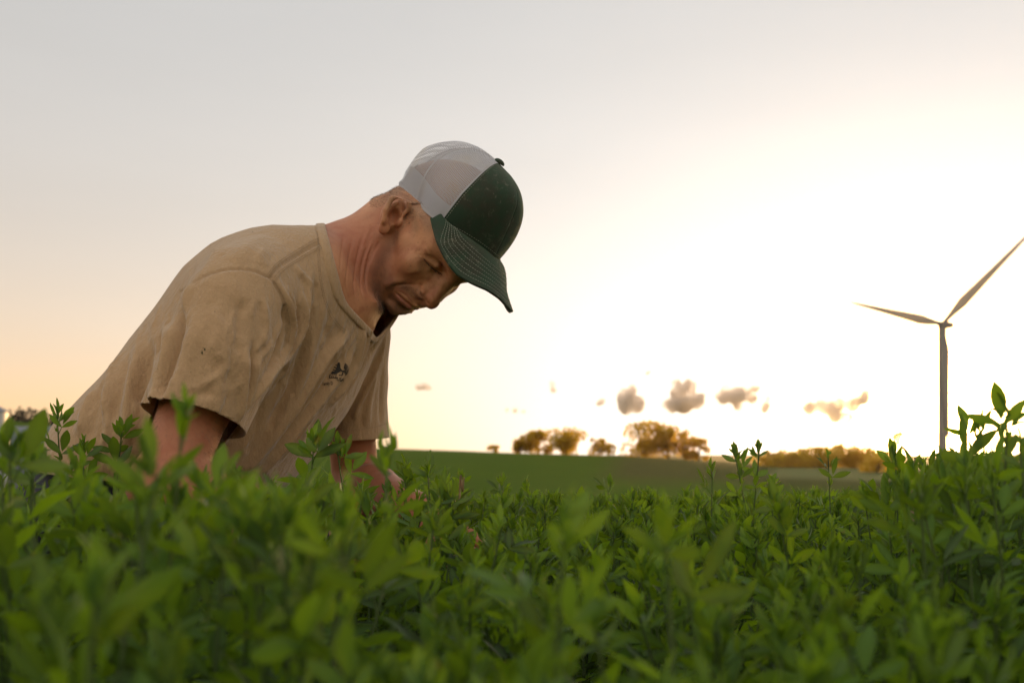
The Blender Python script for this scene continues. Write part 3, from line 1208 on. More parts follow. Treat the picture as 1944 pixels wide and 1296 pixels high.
def sd_head(q):
    """q in head coordinates: x forward, y to his left, z up, origin between the ears"""
    d = sd_ell(q, (.004, 0, .044), (.098, .076, .087))
    d = smin(d, sd_ell(q, (.046, 0, .045), (.060, .064, .060)), .02)
    d = smin(d, sd_ell(q, (.044, 0, -.022), (.054, .054, .072)), .03)
    for s in (1, -1):
        jaw = sd_path(q, [(.000, s * .054, -.030), (.012, s * .053, -.060), (.048, s * .036, -.082), (.082, s * .012, -.092)],
                      [.014, .0165, .0165, .0165], .01)
        d = smin(d, jaw, .022)
        d = smin(d, sd_ell(q, (.040, s * .036, -.045), (.040, .024, .036)), .02)
        d = smin(d, sd_ell(q, (.062, s * .044, -.006), (.026, .023, .017)), .02)
        d = smin(d, sd_path(q, [(.040, s * .064, .004), (.004, s * .070, .002)], [.010, .007], .01), .016)
    d = smin(d, sd_ell(q, (.084, 0, -.088), (.022, .023, .018)), .012)
    # brow ridge and eye sockets
    for s in (1, -1):
        d = smin(d, sd_path(q, [(.097, s * .010, .036), (.094, s * .028, .041), (.076, s * .048, .036)], [.010, .0105, .008], .008), .012)
        d = smax(d, -sd_ell(q, (.099, s * .033, .016), (.017, .022, .012)), .012)
        d = smin(d, np.linalg.norm(q - np.array((.0785, s * .0325, .0175), np.float32), axis=1) - .0132, .003)
        # upper lid hanging over a nearly closed eye, lower lid
        d = smin(d, sd_path(q, [(.0905, s * .021, .0165), (.0925, s * .032, .0185), (.083, s * .046, .0165)], [.003, .0042, .003], .003), .004)
        d = smin(d, sd_path(q, [(.088, s * .020, .0095), (.0895, s * .031, .0075), (.081, s * .044, .0095)], [.003, .0036, .003], .003), .004)
    # nose
    d = smin(d, sd_path(q, [(.093, 0, .030), (.103, 0, .010), (.1155, 0, -.0135)], [.0075, .0082, .0105], .008), .008)
    d = smin(d, sd_path(q, [(.082, 0, .016), (.094, 0, -.014)], [.014, .0185], .01), .012)
    d = smin(d, sd_ell(q, (.1165, 0, -.0170), (.0115, .0105, .0095)), .006)
    for s in (1, -1):
        d = smin(d, sd_ell(q, (.1035, s * .0135, -.0215), (.0125, .0068, .0088)), .004)
        d = smax(d, -sd_ell(q, (.1105, s * .0066, -.0305), (.0062, .0036, .0060)), .003)
    d = smin(d, sd_path(q, [(.104, 0, -.026), (.112, 0, -.026)], [.004, .004]), .004)
    # mouth
    d = smin(d, sd_ell(q, (.083, 0, -.050), (.025, .031, .026)), .016)
    up = [(.0925, -.0235, -.0535), (.1015, -.013, -.0485), (.1075, 0, -.0480), (.1015, .013, -.0485), (.0925, .0235, -.0535)]
    lo = [(.0915, -.022, -.0560), (.1000, -.013, -.0590), (.1050, 0, -.0600), (.1000, .013, -.0590), (.0915, .022, -.0560)]
    gr = [(.0955, -.0255, -.0548), (.1060, -.013, -.0537), (.1115, 0, -.0535), (.1060, .013, -.0537), (.0955, .0255, -.0548)]
    d = smin(d, sd_path(q, up, [.0025, .0042, .0042, .0042, .0025], .004), .005)
    d = smin(d, sd_path(q, lo, [.0025, .0050, .0058, .0050, .0025], .004), .005)
    d = smax(d, -sd_path(q, gr, [.0012, .0017, .0018, .0017, .0012], .002), .0025)
    d = smax(d, -sd_ell(q, (.1100, 0, -.0725), (.0085, .022, .0042)), .007)
    # ears, set back and turned out a little
    for s in (1, -1):
        e = toE(q, s)
        m = (np.abs(e) < .06).all(1)
        de = np.full(len(q), .03, np.float32)
        if m.any():
            em = e[m]
            rim = [(.012, .002, .009), (.0155, .006, .024), (.007, .009, .0345), (-.007, .0105, .0335), (-.0165, .0115, .019), (-.0165, .0105, .001), (-.0110, .008, -.014)]
            dd = sd_ell(em, (-.001, -.009, .008), (.0165, .0110, .0275))
            dd = smin(dd, sd_path(em, rim, [.0030, .0034, .0038, .0040, .0042, .0042, .0044], .002), .004)
            dd = smin(dd, sd_path(em, [(-.0095, .001, .0015), (-.0095, .003, .014), (-.003, .003, .0235)], [.0030, .0034, .0026], .002), .004)
            dd = smin(dd, sd_ell(em, (-.004, .002, -.0200), (.0090, .0048, .0105)), .006)
            dd = smin(dd, sd_ell(em, (.0125, .001, -.001), (.0045, .0048, .0070)), .004)
            dd = smin(dd, sd_ell(em, (-.006, .003, -.0090), (.0055, .0038, .0040)), .003)
            dd = smax(dd, -sd_ell(em, (.0015, .003, .0025), (.0088, .0130, .0115)), .003)
            dd = smin(dd, sd_ell(em, (.0128, .004, -.002), (.0040, .0060, .0065)), .003)
            dd = smax(dd, -sd_path(em, [(.006, .003, .019), (.001, .004, .0275), (-.0085, .005, .0255), (-.0140, .006, .012)], [.0022, .0026, .0026, .0022], .002), .003)
            de[m] = dd
        d = smin(d, de, .005)
    return d


def toE(q, s):
    if s > 0:
        a = R(24)
        ex = norm(np.array([math.cos(a), -math.sin(a), .20]))
        ez = norm(np.array([-.22, .10, 1.0]) - ex * (np.array([-.22, .10, 1.0]) @ ex))
        ey = np.cross(ez, ex)
        c = np.array([-.004, .0755, .001])
    else:                      # the near ear, set where the photograph shows it
        ez = np.array([.405, .10, .914])
        ez = norm(ez)
        ex = norm(np.array([.914, .50, -.405]) - ez * (np.array([.914, .50, -.405]) @ ez))
        ey = np.cross(ex, ez) * -1
        if ey[1] > 0:
            ey = -ey
        c = (EAR_W - HO) @ HR
        ex, ey, ez = ex @ HR, ey @ HR, ez @ HR
    M = np.stack([ex, ey, ez], 1) * (1.0 if s > 0 else 1.07)
    return ((q - c.astype(np.float32)) @ M.astype(np.float32)).astype(np.float32)


EAR_W = U(745, 412, 1.346)
# joints
J_RS, J_RE, J_RW = U(446, 575, 1.20), U(314, 925, 1.10), U(640, 1065, 1.23)
J_LS, J_LE, J_LW = U(652, 630, 1.55), U(676, 925, 1.62), U(792, 972, 1.42)
NECK_P = [U(752, 440, 1.435), U(714, 480, 1.42), U(682, 502, 1.41), U(650, 521, 1.405), U(600, 560, 1.40)]

TOR_C = [U(700, 492, 1.41), U(648, 520, 1.40), U(588, 548, 1.39), U(497, 640, 1.375), U(418, 738, 1.36), U(344, 824, 1.345), U(268, 905, 1.335)]
TOR_A = [.082, .090, .150, .182, .176, .176, .182]
TOR_B = [.074, .084, .108, .143, .140, .134, .134]
TOR_A = [.080, .090, .150, .182, .176, .176, .182]


def finger(q, pts, r0, r1):
    n = len(pts)
    return sd_path(q, pts, list(np.linspace(r0, r1, n)), .003)


def sd_hand(p, wrist, dirn, palm_n, side, spread=1.0, curl=.55):
    """hand hanging from the wrist: dirn along the fingers, palm_n out of the palm, side to the thumb"""
    X = norm(dirn)
    Zp = norm(np.asarray(palm_n) - X * (np.asarray(palm_n) @ X))
    Y = norm(np.asarray(side) - X * (np.asarray(side) @ X) - Zp * (np.asarray(side) @ Zp))
    M = np.stack([X, Y, Zp], 1)
    q = ((p - wrist.astype(np.float32)) @ M.astype(np.float32)).astype(np.float32)
    d = sd_ell(q, (.052, .002, .004), (.052, .043, .015))
    d = smin(d, sd_cone(q, (0, 0, 0), (.04, 0, .002), .027, .026), .015)
    d = smin(d, sd_ell(q, (.035, .024, .012), (.030, .018, .014)), .012)
    ln = [.072, .082, .076, .060]
    for i in range(4):
        y = .030 - .0205 * i
        x0 = .090 - .004 * abs(i - 1.2)
        L = ln[i]
        a0, a1, a2 = .25 * curl, 1.1 * curl, 1.9 * curl
        pts = [np.array((x0 - .03, y * .9, .002))]
        pts.append(np.array((x0, y, .001)))
        an = 0
        for seg, a in ((.45, a0 * 1.6), (.30, a1), (.25, a1 * .9)):
            an += a
            pts.append(pts[-1] + L * seg * np.array((math.cos(an), .05 * (1.5 - i) * spread, math.sin(an))))
        d = smin(d, finger(q, pts, .0092, .0070), .004)
    th = [np.array((.020, .024, .010)), np.array((.048, .046, .020)), np.array((.074, .054, .032)), np.array((.094, .052, .044))]
    d = smin(d, sd_path(q, th, [.013, .0108, .0098, .0082], .003), .006)
    return d


def sd_torso(p, grow=0.0):
    d = sd_sweep(p, TOR_C, TOR_A, TOR_B, LAT, 13, .03)
    # shoulders: from the neck out to the arm joints
    d = smin(d, sd_path(p, [U(606, 498, 1.33), U(470, 562, 1.22)], [.058, .070], .0), .05)
    d = smin(d, sd_path(p, [U(632, 520, 1.47), U(655, 610, 1.54)], [.055, .062], .0), .05)
    return d - grow


def sd_body(p):
    q = toH(p)
    d = np.full(len(p), .2, np.float32)
    hm = np.linalg.norm(q, axis=1) < .26
    if hm.any():
        d[hm] = sd_head(q[hm])
    far = ~hm
    if far.any():
        d[far] = np.linalg.norm(q[far], axis=1) - .19
    nk = sd_sweep(p, NECK_P, [.056, .054, .055, .060, .075], [.060, .0585, .0635, .066, .07], LAT, 9, .02)
    # tendon below the ear, and the throat
    nk = smin(nk, sd_path(p, [H(-.035, -.050, -.025), U(672, 590, 1.37)], [.014, .012]), .02)
    nk = smin(nk, sd_path(p, [H(-.035, .050, -.025), U(676, 596, 1.42)], [.014, .012]), .02)
    nk = smin(nk, sd_path(p, [H(.035, 0, -.078), H(.008, 0, -.100), U(676, 600, 1.40)], [.018, .016, .02]), .02)
    d = smin(d, nk, .014)
    nk = smin(nk, sd_ell(p, U(648, 596, 1.405), (.040, .070, .040)), .02)
    t = sd_torso(p, -.046)
    d = smin(d, t, .03)
    d = smin(d, sd_path(p, [J_RS, J_RS * .45 + J_RE * .55, J_RE], [.048, .039, .035], .01), .03)
    fr = J_RE * .70 + J_RW * .30
    d = smin(d, sd_path(p, [J_RE, fr, J_RW], [.041, .045, .028], .012), .012)
    d = smin(d, sd_path(p, [J_LS, J_LS * .5 + J_LE * .5, J_LE], [.036, .038, .037], .01), .03)
    fl = J_LE * .70 + J_LW * .30
    d = smin(d, sd_path(p, [J_LE, fl, J_LW], [.041, .045, .028], .012), .012)
    for (w, f, pn, sd) in ((J_RW, (.78, .45, -.25), (.1, .35, -.9), (.2, .9, .3)), (J_LW, (.62, -.55, -.42), (.2, .1, -.9), (-.4, -.8, 0))):
        hd = np.linalg.norm(p - (w + .08 * norm(f)).astype(np.float32), axis=1)
        m = hd < .20
        dh = hd - .12
        if m.any():
            dh[m] = sd_hand(p[m], w, f, pn, sd)
        d = smin(d, dh, .008)
    return d


def masked(fn):
    return lambda p: np.asarray(fn(p), np.float32)


bV, bF = polygonise(masked(sd_body), (-.62, 1.00, ZC - .30), (.03, 1.76, ZC + .47), .002)
bV = relax(bV, bF, 2)

# features of the modelled head (head coordinates) and where the photograph shows them
LMK = [((.127, 0, -.018), (819, 582)), ((.109, 0, -.031), (803, 583)), ((.106, -.019, -.022), (799, 549)),
       ((.076, -.046, .014), (803, 489)), ((.091, -.018, .012), (834, 513)), ((.0925, -.024, -.055), (750, 552)),
       ((.088, 0, -.107), (746, 597)), ((.111, 0, -.048), (789, 586)), ((.110, 0, -.060), (775, 590)),
       ((.012, -.066, -.064), (702, 528)), ((.050, -.050, -.085), (712, 570)), ((.098, 0, .026), (862, 534)),
       ((.064, -.062, -.004), (775, 488)),
       ((0, 0, .13), None), ((-.09, 0, .03), None), ((0, .075, .03), None), ((.07, .06, .09), None)]
src, dst = [], []
for q, px in LMK:
    s = H(*q)
    src.append(s)
    dst.append(s if px is None else U(px[0], px[1], s[1]))
for a in [EAR_W, EAR_W + [.02, .0, .03], EAR_W - [.02, .0, .03], EAR_W + [.015, .012, -.008], EAR_W + [-.012, 0, .015], U(625, 440, 1.43), U(676, 610, 1.40), U(640, 540, 1.34), U(655, 540, 1.46), U(560, 560, 1.4)]:
    src.append(a)
    dst.append(a)
hd = np.linalg.norm(bV - H(.03, 0, 0), axis=1)
fade = np.clip((.32 - hd) / .12, 0, 1)
fade = fade * fade * (3 - 2 * fade)
sel = fade > 0
bV[sel] = rbf_warp(bV[sel], src, dst, fade[sel])
WARP = (src, dst)


def Hw(x, y, z):
    """head coordinates to the finished head"""
    return rbf_warp(np.array([H(x, y, z)]), *WARP)[0]


# outline of the face: nose, far brow, lips, chin
_sel = np.where(sel)[0]
_fm = np.full(len(bV), -1)
_fm[_sel] = np.arange(len(_sel))
_ff = bF[(_fm[bF] >= 0).all(1)]
fB = bvh_of(bV[_sel], _fm[_ff])
fs, fd = outline_pairs(fB, rays_from((825, 520), [(868, 544), (857, 553), (848, 560), (838, 573)], 2.2))
s_, d_ = outline_pairs(fB, rays_from((800, 550), [(829, 582), (819, 587), (808, 583), (800, 582), (793, 588), (784, 591), (772, 592), (760, 597), (745, 598), (728, 588), (716, 574)], 2.0))
fs, fd = fs + s_, fd + d_
for px, py in [(803, 489), (834, 513), (799, 549), (752, 556), (775, 488), (757, 420), (700, 500), (680, 480), (720, 540), (760, 520)]:
    h_ = fB.ray_cast(Vector(CAMP), Vector(norm(U(px, py, 1.0) - CAMP)))
    if h_[0] is not None:
        fs.append(np.array(h_[0]))
        fd.append(np.array(h_[0]))
for q in [H(0, .075, .03), H(-.09, 0, .03), H(0, 0, .13), H(.04, .06, -.02), EAR_W, U(650, 520, 1.35)]:
    fs.append(q)
    fd.append(q)
bV[_sel] = rbf_warp(bV[_sel], fs, fd, fade[_sel])
# the skull fits inside the cap
pushed = np.zeros(len(bV))
for i_ in np.where(np.linalg.norm(bV - CAPC, axis=1) < .20)[0]:
    dv = Vector(bV[i_] - CAPC)
    L_ = dv.length
    hit = capB.ray_cast(Vector(CAPC), dv)
    if hit[0] is not None and L_ > hit[3] - .0045:
        bV[i_] = CAPC + np.array(dv) / L_ * (hit[3] - .0045)
        pushed[i_] = 1
ea, eb = neighbours(bV, bF)
deg_ = np.bincount(ea, minlength=len(bV)) + 1e-9
for _ in range(7):
    pushed = np.maximum(pushed, np.bincount(ea, weights=pushed[eb], minlength=len(bV)) / deg_ > .1)
w_ = (pushed * (np.linalg.norm(bV - EAR_W, axis=1) > .033))[:, None]
for _ in range(24):
    avg = np.stack([np.bincount(ea, weights=bV[eb, c], minlength=len(bV)) for c in range(3)], 1) / deg_[:, None]
    bV = bV + w_ * .6 * (avg - bV)

hq = toH(bV.astype(np.float32)).astype(float)      # head coordinates after the warp (good enough for masks)
bN = vnormals(bV, bF)
bB = bvh_of(bV, bF)
sub = hd < .36
# wrinkles traced on the neck, cheek and eye
for ln, a, w in [
    ([(712, 458), (700, 490), (694, 530), (698, 562)], -.0022, .0022),
    ([(723, 455), (708, 480), (699, 505)], -.0020, .0018),
    ([(706, 448), (690, 490), (684, 535), (690, 570)], -.0018, .0020),
    ([(694, 432), (680, 480), (672, 530), (676, 575)], -.0014, .0020),
    ([(672, 440), (662, 490), (657, 540), (662, 575)], -.0010, .0022),
    ([(655, 440), (648, 480), (646, 520)], -.0008, .0024),
    ([(710, 425), (698, 455), (692, 470)], -.0010, .0016),
    ([(748, 543), (768, 540), (792, 541)], -.0016, .0020),
    ([(752, 552), (762, 555), (770, 561), (779, 571), (787, 581)], -.0016, .0012),
    ([(752, 572), (763, 582), (770, 586)], -.0012, .0022),
    ([(716, 545), (712, 560), (718, 575)], -.0010, .0018),
    ([(803, 538), (798, 543), (795, 551), (798, 559), (804, 567)], -.0030, .0022),
    ([(801, 546), (802, 553), (806, 561)], .0022, .0040), ([(812, 556), (818, 566), (824, 574)], .0016, .0050),
    ([(846, 528), (836, 545), (826, 565)], .0012, .0050), ([(806, 566), (811, 573), (813, 578)], -.0020, .0018),
    ([(826, 520), (818, 530), (810, 538)], -.0012, .0040),
     ([(728, 545), (745, 536), (775, 530)], .0016, .0050),
    ([(801, 487), (795, 480), (790, 470)], -.0010, .0012),
    ([(800, 486), (792, 484), (784, 480)], -.0009, .0012),
    ([(801, 489), (793, 491), (786, 494)], -.0008, .0012),
    ([(803, 490), (813, 502), (824, 511), (836, 517)], -.0022, .0012),
    ([(806, 482), (816, 490), (830, 502)], -.0014, .0014),
    ([(808, 497), (818, 510), (828, 518)], -.0008, .0012),
    ([(806, 470), (811, 476), (818, 484)], .0012, .0022),
    ([(770, 520), (784, 515), (800, 516)], .0010, .0060),
    ([(745, 575), (740, 585), (745, 592)], -.0008, .0020),
]:
    crease(bV, bN, bB, ln, a * 1.35, w * .85)

# pigment: stubble on the jaw and lip, ruddy neck, ears and arms


def line_mask(V, line, w, bvh=bB):
    P = seen_line(bvh, line, 4)
    d = np.full(len(V), 9.0)
    if P is not None:
        lo, hi = P.min(0) - 3 * w, P.max(0) + 3 * w
        idx = np.where(((V > lo) & (V < hi)).all(1))[0]
        for q in P:
            d[idx] = np.minimum(d[idx], np.linalg.norm(V[idx] - q, axis=1))
    return np.exp(-(d / w) ** 2)


st = np.zeros(len(bV))
for ln, w, a in [([(714, 545), (722, 575), (740, 588), (765, 592)], .014, 1.0), ([(712, 520), (722, 500), (738, 470), (752, 448)], .009, .75),
                 ([(765, 545), (785, 555), (797, 566)], .008, .85), ([(745, 565), (760, 580)], .008, .8), ([(728, 520), (738, 540)], .014, .6)]:
    st = np.maximum(st, a * line_mask(bV, ln, w))
lipm = line_mask(bV, [(757, 564), (766, 573), (776, 583)], .0038)
lipm = np.maximum(lipm, .55 * line_mask(bV, [(752, 548), (766, 554), (780, 568)], .0022))
st = st * (1 - lipm)
ru = np.zeros(len(bV))
nx = np.linalg.norm(bV - U(660, 510, 1.37), axis=1)
ru = np.maximum(ru, np.clip(1.5 - nx / .075, 0, 1))
ear = np.linalg.norm(hq - np.array((-.008, -.078, .004)), axis=1)
ru = np.maximum(ru, .75 * np.clip(1.6 - ear / .028, 0, 1))
ru = np.maximum(ru, .8 * np.clip((ZC + .16 - bV[:, 2]) / .10, 0, 1))
tip = np.linalg.norm(bV - Hw(.118, 0, -.018), axis=1)
ru = np.maximum(ru, .55 * np.clip(1.5 - tip / .018, 0, 1))

bz_ = np.zeros(len(bV))
hz = hq
bz_[(hd < .24) & (hz[:, 2] > .045)] = .9
for ln, w, a in [([(745, 365), (775, 380), (800, 405), (815, 425)], .011, .9), ([(722, 398), (742, 372), (768, 352)], .014, .9), ([(778, 395), (788, 415), (790, 432)], .008, .75),
                 ([(700, 412), (722, 400)], .008, .5)]:
    bz_ = np.maximum(bz_, a * line_mask(bV, ln, w))
bz_ *= 1 - np.clip(1.5 - ear / .026, 0, 1)
me = mesh_np('person', bV - BASE, bF, M_SKIN)
attr(me, 'stubble', np.clip(st, 0, 1))
attr(me, 'ruddy', np.clip(ru, 0, 1))
attr(me, 'buzz', bz_)
attr(me, 'lips', np.clip(lipm, 0, 1))
person = link('person', me)
person.location = BASE
tag(person, 'man in a tan t-shirt and green trucker cap bending down over the crop', 'person')

# ------------------------------------------------------------------ shirt
SL_R = [U(486, 555, 1.225), U(447, 590, 1.185), U(408, 690, 1.150), U(360, 815, 1.130), U(345, 855, 1.12)]
SL_L = [U(655, 600, 1.53), U(668, 640, 1.56), U(680, 730, 1.575), U(690, 838, 1.585), U(694, 880, 1.59)]


def sd_shirt(p):
    d = sd_torso(p)
    r = sd_sweep(p, SL_R, [.070, .074, .068, .062, .060], [.058, .062, .060, .051, .049], LAT, 7, .03)
    l = sd_sweep(p, SL_L, [.055, .060, .062, .060, .058], [.044, .050, .050, .046, .045], LAT, 7, .03)
    d = smin(d, r, .022)
    d = smin(d, l, .022)
    return d


sV, sF = polygonise(masked(sd_shirt), (-.80, .95, ZC - .22), (-.05, 1.75, ZC + .37), .0026)
sV = relax(sV, sF, 3)
# outline of the shirt as the photograph shows it: (modelled point, depth, where it belongs)
sB = bvh_of(sV, sF)


ray = []
for (ix, iy), (ex, ey) in [((588, 540), (592, 431)), ((560, 560), (535, 430)), ((540, 560), (478, 432)), ((520, 600), (400, 462)), ((470, 640), (346, 508)),
                           ((440, 690), (300, 574)), ((400, 740), (245, 643)), ((350, 800), (190, 716)), ((300, 860), (130, 777)), ((270, 890), (100, 805))]:
    dx, dy = ex - ix, ey - iy
    ray.append(((ix, iy), (ix + dx * 1.8, iy + dy * 1.8), (ex, ey)))
S1, D1 = outline_pairs(sB, ray)
ray = []
for (ix, iy), (ex, ey) in [((690, 650), (742, 640)), ((690, 700), (736, 700)), ((690, 760), (735, 760)), ((690, 810), (738, 812))]:
    dx, dy = ex - ix, ey - iy
    ray.append(((ix, iy), (ix + dx * 3, iy + dy * 3), (ex, ey)))
S2, D2 = outline_pairs(sB, ray)
keep = [U(640, 540, 1.31), U(450, 650, 1.09), U(365, 800, 1.08), U(600, 700, 1.3), U(520, 800, 1.25), U(300, 850, 1.17), U(460, 560, 1.14), U(680, 830, 1.53), U(500, 900, 1.3)]
keep = [k for k in keep]
sV = rbf_warp(sV, S1 + S2 + keep, D1 + D2 + keep)
sN = vnormals(sV, sF)
sB = bvh_of(sV, sF)

FOLDS = [
    # chest, from the collar and armpit down to the hem
    ([(598, 610), (576, 700), (534, 800), (478, 880)], .0065, .0085), ([(664, 628), (624, 668), (584, 730), (494, 872)], .0085, .0090),
    ([(678, 642), (636, 720), (560, 818), (500, 905)], .0060, .0080), ([(692, 600), (672, 690), (622, 778)], .0065, .0090),
    ([(640, 640), (600, 720), (520, 850)], -.0055, .0090), ([(588, 620), (556, 730), (505, 820)], -.0050, .0110),
    ([(655, 660), (610, 740), (540, 840)], -.0040, .0060), ([(620, 560), (600, 640), (560, 760)], .0035, .0070),
    ([(640, 700), (590, 790), (530, 880)], .0035, .0050), ([(560, 740), (500, 850), (460, 900)], .0050, .0070),
    # armpit bundle
    ([(524, 525), (545, 580), (552, 625), (531, 680), (494, 730)], .0065, .0055), ([(572, 548), (574, 607), (549, 660), (494, 730), (457, 792)], .0075, .0060),
    ([(586, 530), (580, 588), (558, 644), (516, 704)], .0050, .0045), ([(538, 570), (538, 620), (520, 680), (490, 740)], -.0060, .0050),
    ([(562, 560), (563, 615), (542, 665), (500, 720)], -.0055, .0045), ([(600, 520), (596, 580), (570, 660)], -.0030, .0070),
    ([(540, 540), (556, 575), (560, 610)], .0025, .0030), ([(555, 500), (590, 545), (600, 600)], .0030, .0060),
    # near sleeve
    ([(468, 655), (463, 737), (452, 806)], .0050, .0065), ([(494, 672), (478, 735), (459, 788)], .0040, .0045), ([(485, 640), (472, 720), (457, 790)], -.0045, .0050),
    ([(430, 600), (425, 690), (400, 790)], .0028, .0130), ([(380, 600), (350, 690), (320, 770)], .0030, .0110), ([(455, 560), (452, 620), (440, 690)], -.0030, .0120),
    ([(375, 735), (410, 715), (440, 690)], .0022, .0050), ([(345, 755), (385, 748), (420, 752)], -.0018, .0060), ([(500, 560), (505, 620), (495, 660)], .0030, .0070),
    # between sleeve and back
    ([(340, 560), (338, 630), (318, 700), (296, 768)], -.0090, .0090), ([(318, 600), (316, 660), (304, 720)], .0045, .0090),
    # back and flank
    ([(372, 520), (340, 600), (322, 650)], .0040, .0110), ([(268, 640), (248, 735), (240, 800), (246, 850)], .0060, .0080), ([(292, 640), (272, 740), (262, 830)], -.0060, .0110),
    ([(224, 668), (206, 730), (196, 790)], .0045, .0080), ([(242, 670), (226, 740), (216, 810)], -.0040, .0080), ([(180, 735), (160, 785), (150, 830)], .0045, .0080),
    ([(196, 725), (180, 790), (172, 840)], -.0030, .0080), ([(300, 720), (284, 800), (270, 870)], .0045, .0080), ([(210, 800), (240, 812), (262, 806)], .0030, .0060),
    ([(290, 620), (300, 680), (290, 740)], .0030, .0100), ([(420, 460), (400, 500), (372, 540)], .0025, .0140), ([(500, 445), (470, 470), (440, 500)], .0020, .0130),
    # far sleeve
    ([(736, 630), (708, 705), (680, 770), (672, 800)], .0060, .0060), ([(724, 640), (690, 690), (646, 760)], -.0060, .0080), ([(716, 690), (700, 760), (694, 815)], .0045, .0080),
    ([(704, 605), (690, 660), (656, 740)], .0050, .0070), ([(718, 612), (702, 660), (668, 720)], -.0040, .0050), ([(728, 690), (724, 750), (722, 810)], -.0030, .0070),
]
for ln, a, w in FOLDS:
    crease(sV, sN, sB, ln, a * 1.35, w * .8)
rr = np.random.default_rng(5)
for k in range(46):          # small soft wrinkles
    x, y = rr.uniform(180, 640), rr.uniform(470, 860)
    an = rr.normal(1.9, .45)
    L = rr.uniform(18, 60)
    crease(sV, sN, sB, [(x, y), (x + L * .5 * math.cos(an) + rr.normal(0, 4), y + L * .5 * math.sin(an)), (x + L * math.cos(an), y + L * math.sin(an))],
           rr.choice((-1, 1)) * rr.uniform(.0008, .0020), rr.uniform(.004, .008))
for k in range(90):          # sharp little creases that follow the drape
    z_ = k % 3
    if z_ == 0:
        x, y, dx, dy = rr.uniform(520, 690), rr.uniform(590, 760), -.45, .9
    elif z_ == 1:
        x, y, dx, dy = rr.uniform(180, 330), rr.uniform(560, 760), -.22, 1.0
    else:
        x, y, dx, dy = rr.uniform(360, 560), rr.uniform(545, 740), -.20, 1.0
    dx += rr.normal(0, .16)
    L = rr.uniform(40, 130)
    b_ = rr.normal(0, 6)
    crease(sV, sN, sB, [(x, y), (x + dx * L * .5 + b_, y + dy * L * .5), (x + dx * L, y + dy * L)], rr.choice((-1, 1, 1)) * rr.uniform(.0010, .0028), rr.uniform(.0026, .0048))
# seams: armhole, shoulder, collar
SEAMS = [
    [(341, 553), (378, 533), (410, 517), (440, 511), (478, 514), (513, 528)], [(513, 528), (532, 560), (541, 590), (545, 620), (541, 650)],
    [(513, 528), (530, 508), (560, 488), (590, 470), (610, 460)], [(600, 432), (606, 448), (612, 470)],
]
seamv = np.zeros(len(sV))
sN = vnormals(sV, sF)
for ln in SEAMS:
    crease(sV, sN, sB, ln, -.0024, .0019, False)
    crease(sV, sN, sB, [(x + 5, y + 6) for x, y in ln], .0007, .0040, False)
    seamv = np.maximum(seamv, line_mask(sV, ln, .0026, sB))


def cut(V, F, c, extra=None):
    """keep the side c > 0 of a surface, with a clean edge"""
    V = V.copy()
    pos = c > 0
    kf = pos[F].any(1)
    F2 = F[kf]
    a, b = neighbours(V, F2)
    m = (~pos[a]) & pos[b]
    best = {}
    # slide outer vertices along an edge to c = 0
    ia, ib = a[m], b[m]
    t = c[ib] / (c[ib] - c[ia])
    tgt = V[ib] + (V[ia] - V[ib]) * t[:, None]
    num = np.bincount(ia, minlength=len(V))
    new = np.stack([np.bincount(ia, weights=tgt[:, k], minlength=len(V)) for k in range(3)], 1)
    mv = num > 0
    V[mv] = new[mv] / num[mv][:, None]
    # drop faces with a vertex that has no kept neighbour
    bad = (~pos) & (~mv)
    F2 = F2[~bad[F2].any(1)]
    used = np.unique(F2)
    mp = np.full(len(V), -1)
    mp[used] = np.arange(len(used))
    ex = [e[used] for e in extra] if extra else []
    return V[used], mp[F2], ex


neck_c = (sV - C_RING) @ N_RING
near_neck = np.linalg.norm(sV - C_RING, axis=1) < .20


def neck_field(p):
    r = p - C_RING
    return r @ N_RING - np.maximum(0, r @ LAT) * 1.0 - .25 * np.maximum(0, -(r @ LAT)) - .8 * np.maximum(0, r @ np.array([.26, 0, -.965]) - .064)


cA = np.where(near_neck, -neck_field(sV), .1)
dR = norm(SL_R[3] - SL_R[1])
hemR = U(368, 795, 1.13)
nR = norm(np.array([-.18, -.25, -.95]))
cB = np.where(np.linalg.norm(sV - hemR, axis=1) < .16, -((sV - hemR) @ nR), .1)
tor_d = sd_torso(sV.astype(np.float32))
sl_r = sd_sweep(sV.astype(np.float32), SL_R, [.070, .074, .068, .062, .060], [.058, .062, .060, .051, .049], LAT, 7, .03)
cB = np.where(sl_r < tor_d - .003, cB, .1)
hemL = U(686, 833, 1.585)
nL = norm(np.array([.05, .05, -1.0]))
cC = np.where((np.linalg.norm(sV - hemL, axis=1) < .13) & (tor_d > .010), -((sV - hemL) @ nL), .1)
hemT = U(495, 925, 1.33)
nT = norm(U(268, 905, 1.335) - U(418, 738, 1.36))
nT = norm(np.array([-.62, 0, -.78]))
cD = -((sV - hemT) @ norm(np.array([-.10, 0, -1.0])))
cmin = np.minimum(np.minimum(cA, cB), np.minimum(cC, cD))
tV, tF, (tseam,) = cut(sV, sF, cmin, [seamv])
me = mesh_np('t_shirt', tV - BASE, tF, M_SHIRT)
attr(me, 'seam', np.clip(tseam, 0, 1))
shirt = link('t_shirt', me, person)
so = shirt.modifiers.new('thick', 'SOLIDIFY')
so.thickness = .0016
so.offset = -1
tB = bvh_of(tV, tF)
tBfull = sB = bvh_of(sV, sF)

# collar: ribbed band round the neck opening
ax1 = norm(LAT - N_RING * (LAT @ N_RING))
ax2 = np.cross(N_RING, ax1)
acc = Acc()
NA = 120
offs = [(-.0165, .0005), (-.0155, .0020), (-.011, .0024), (-.006, .0024), (-.001, .0022), (.0010, .0012), (.0010, -.0008), (-.001, -.0018), (-.010, -.0018)]
ringp = []
seam_ring = []


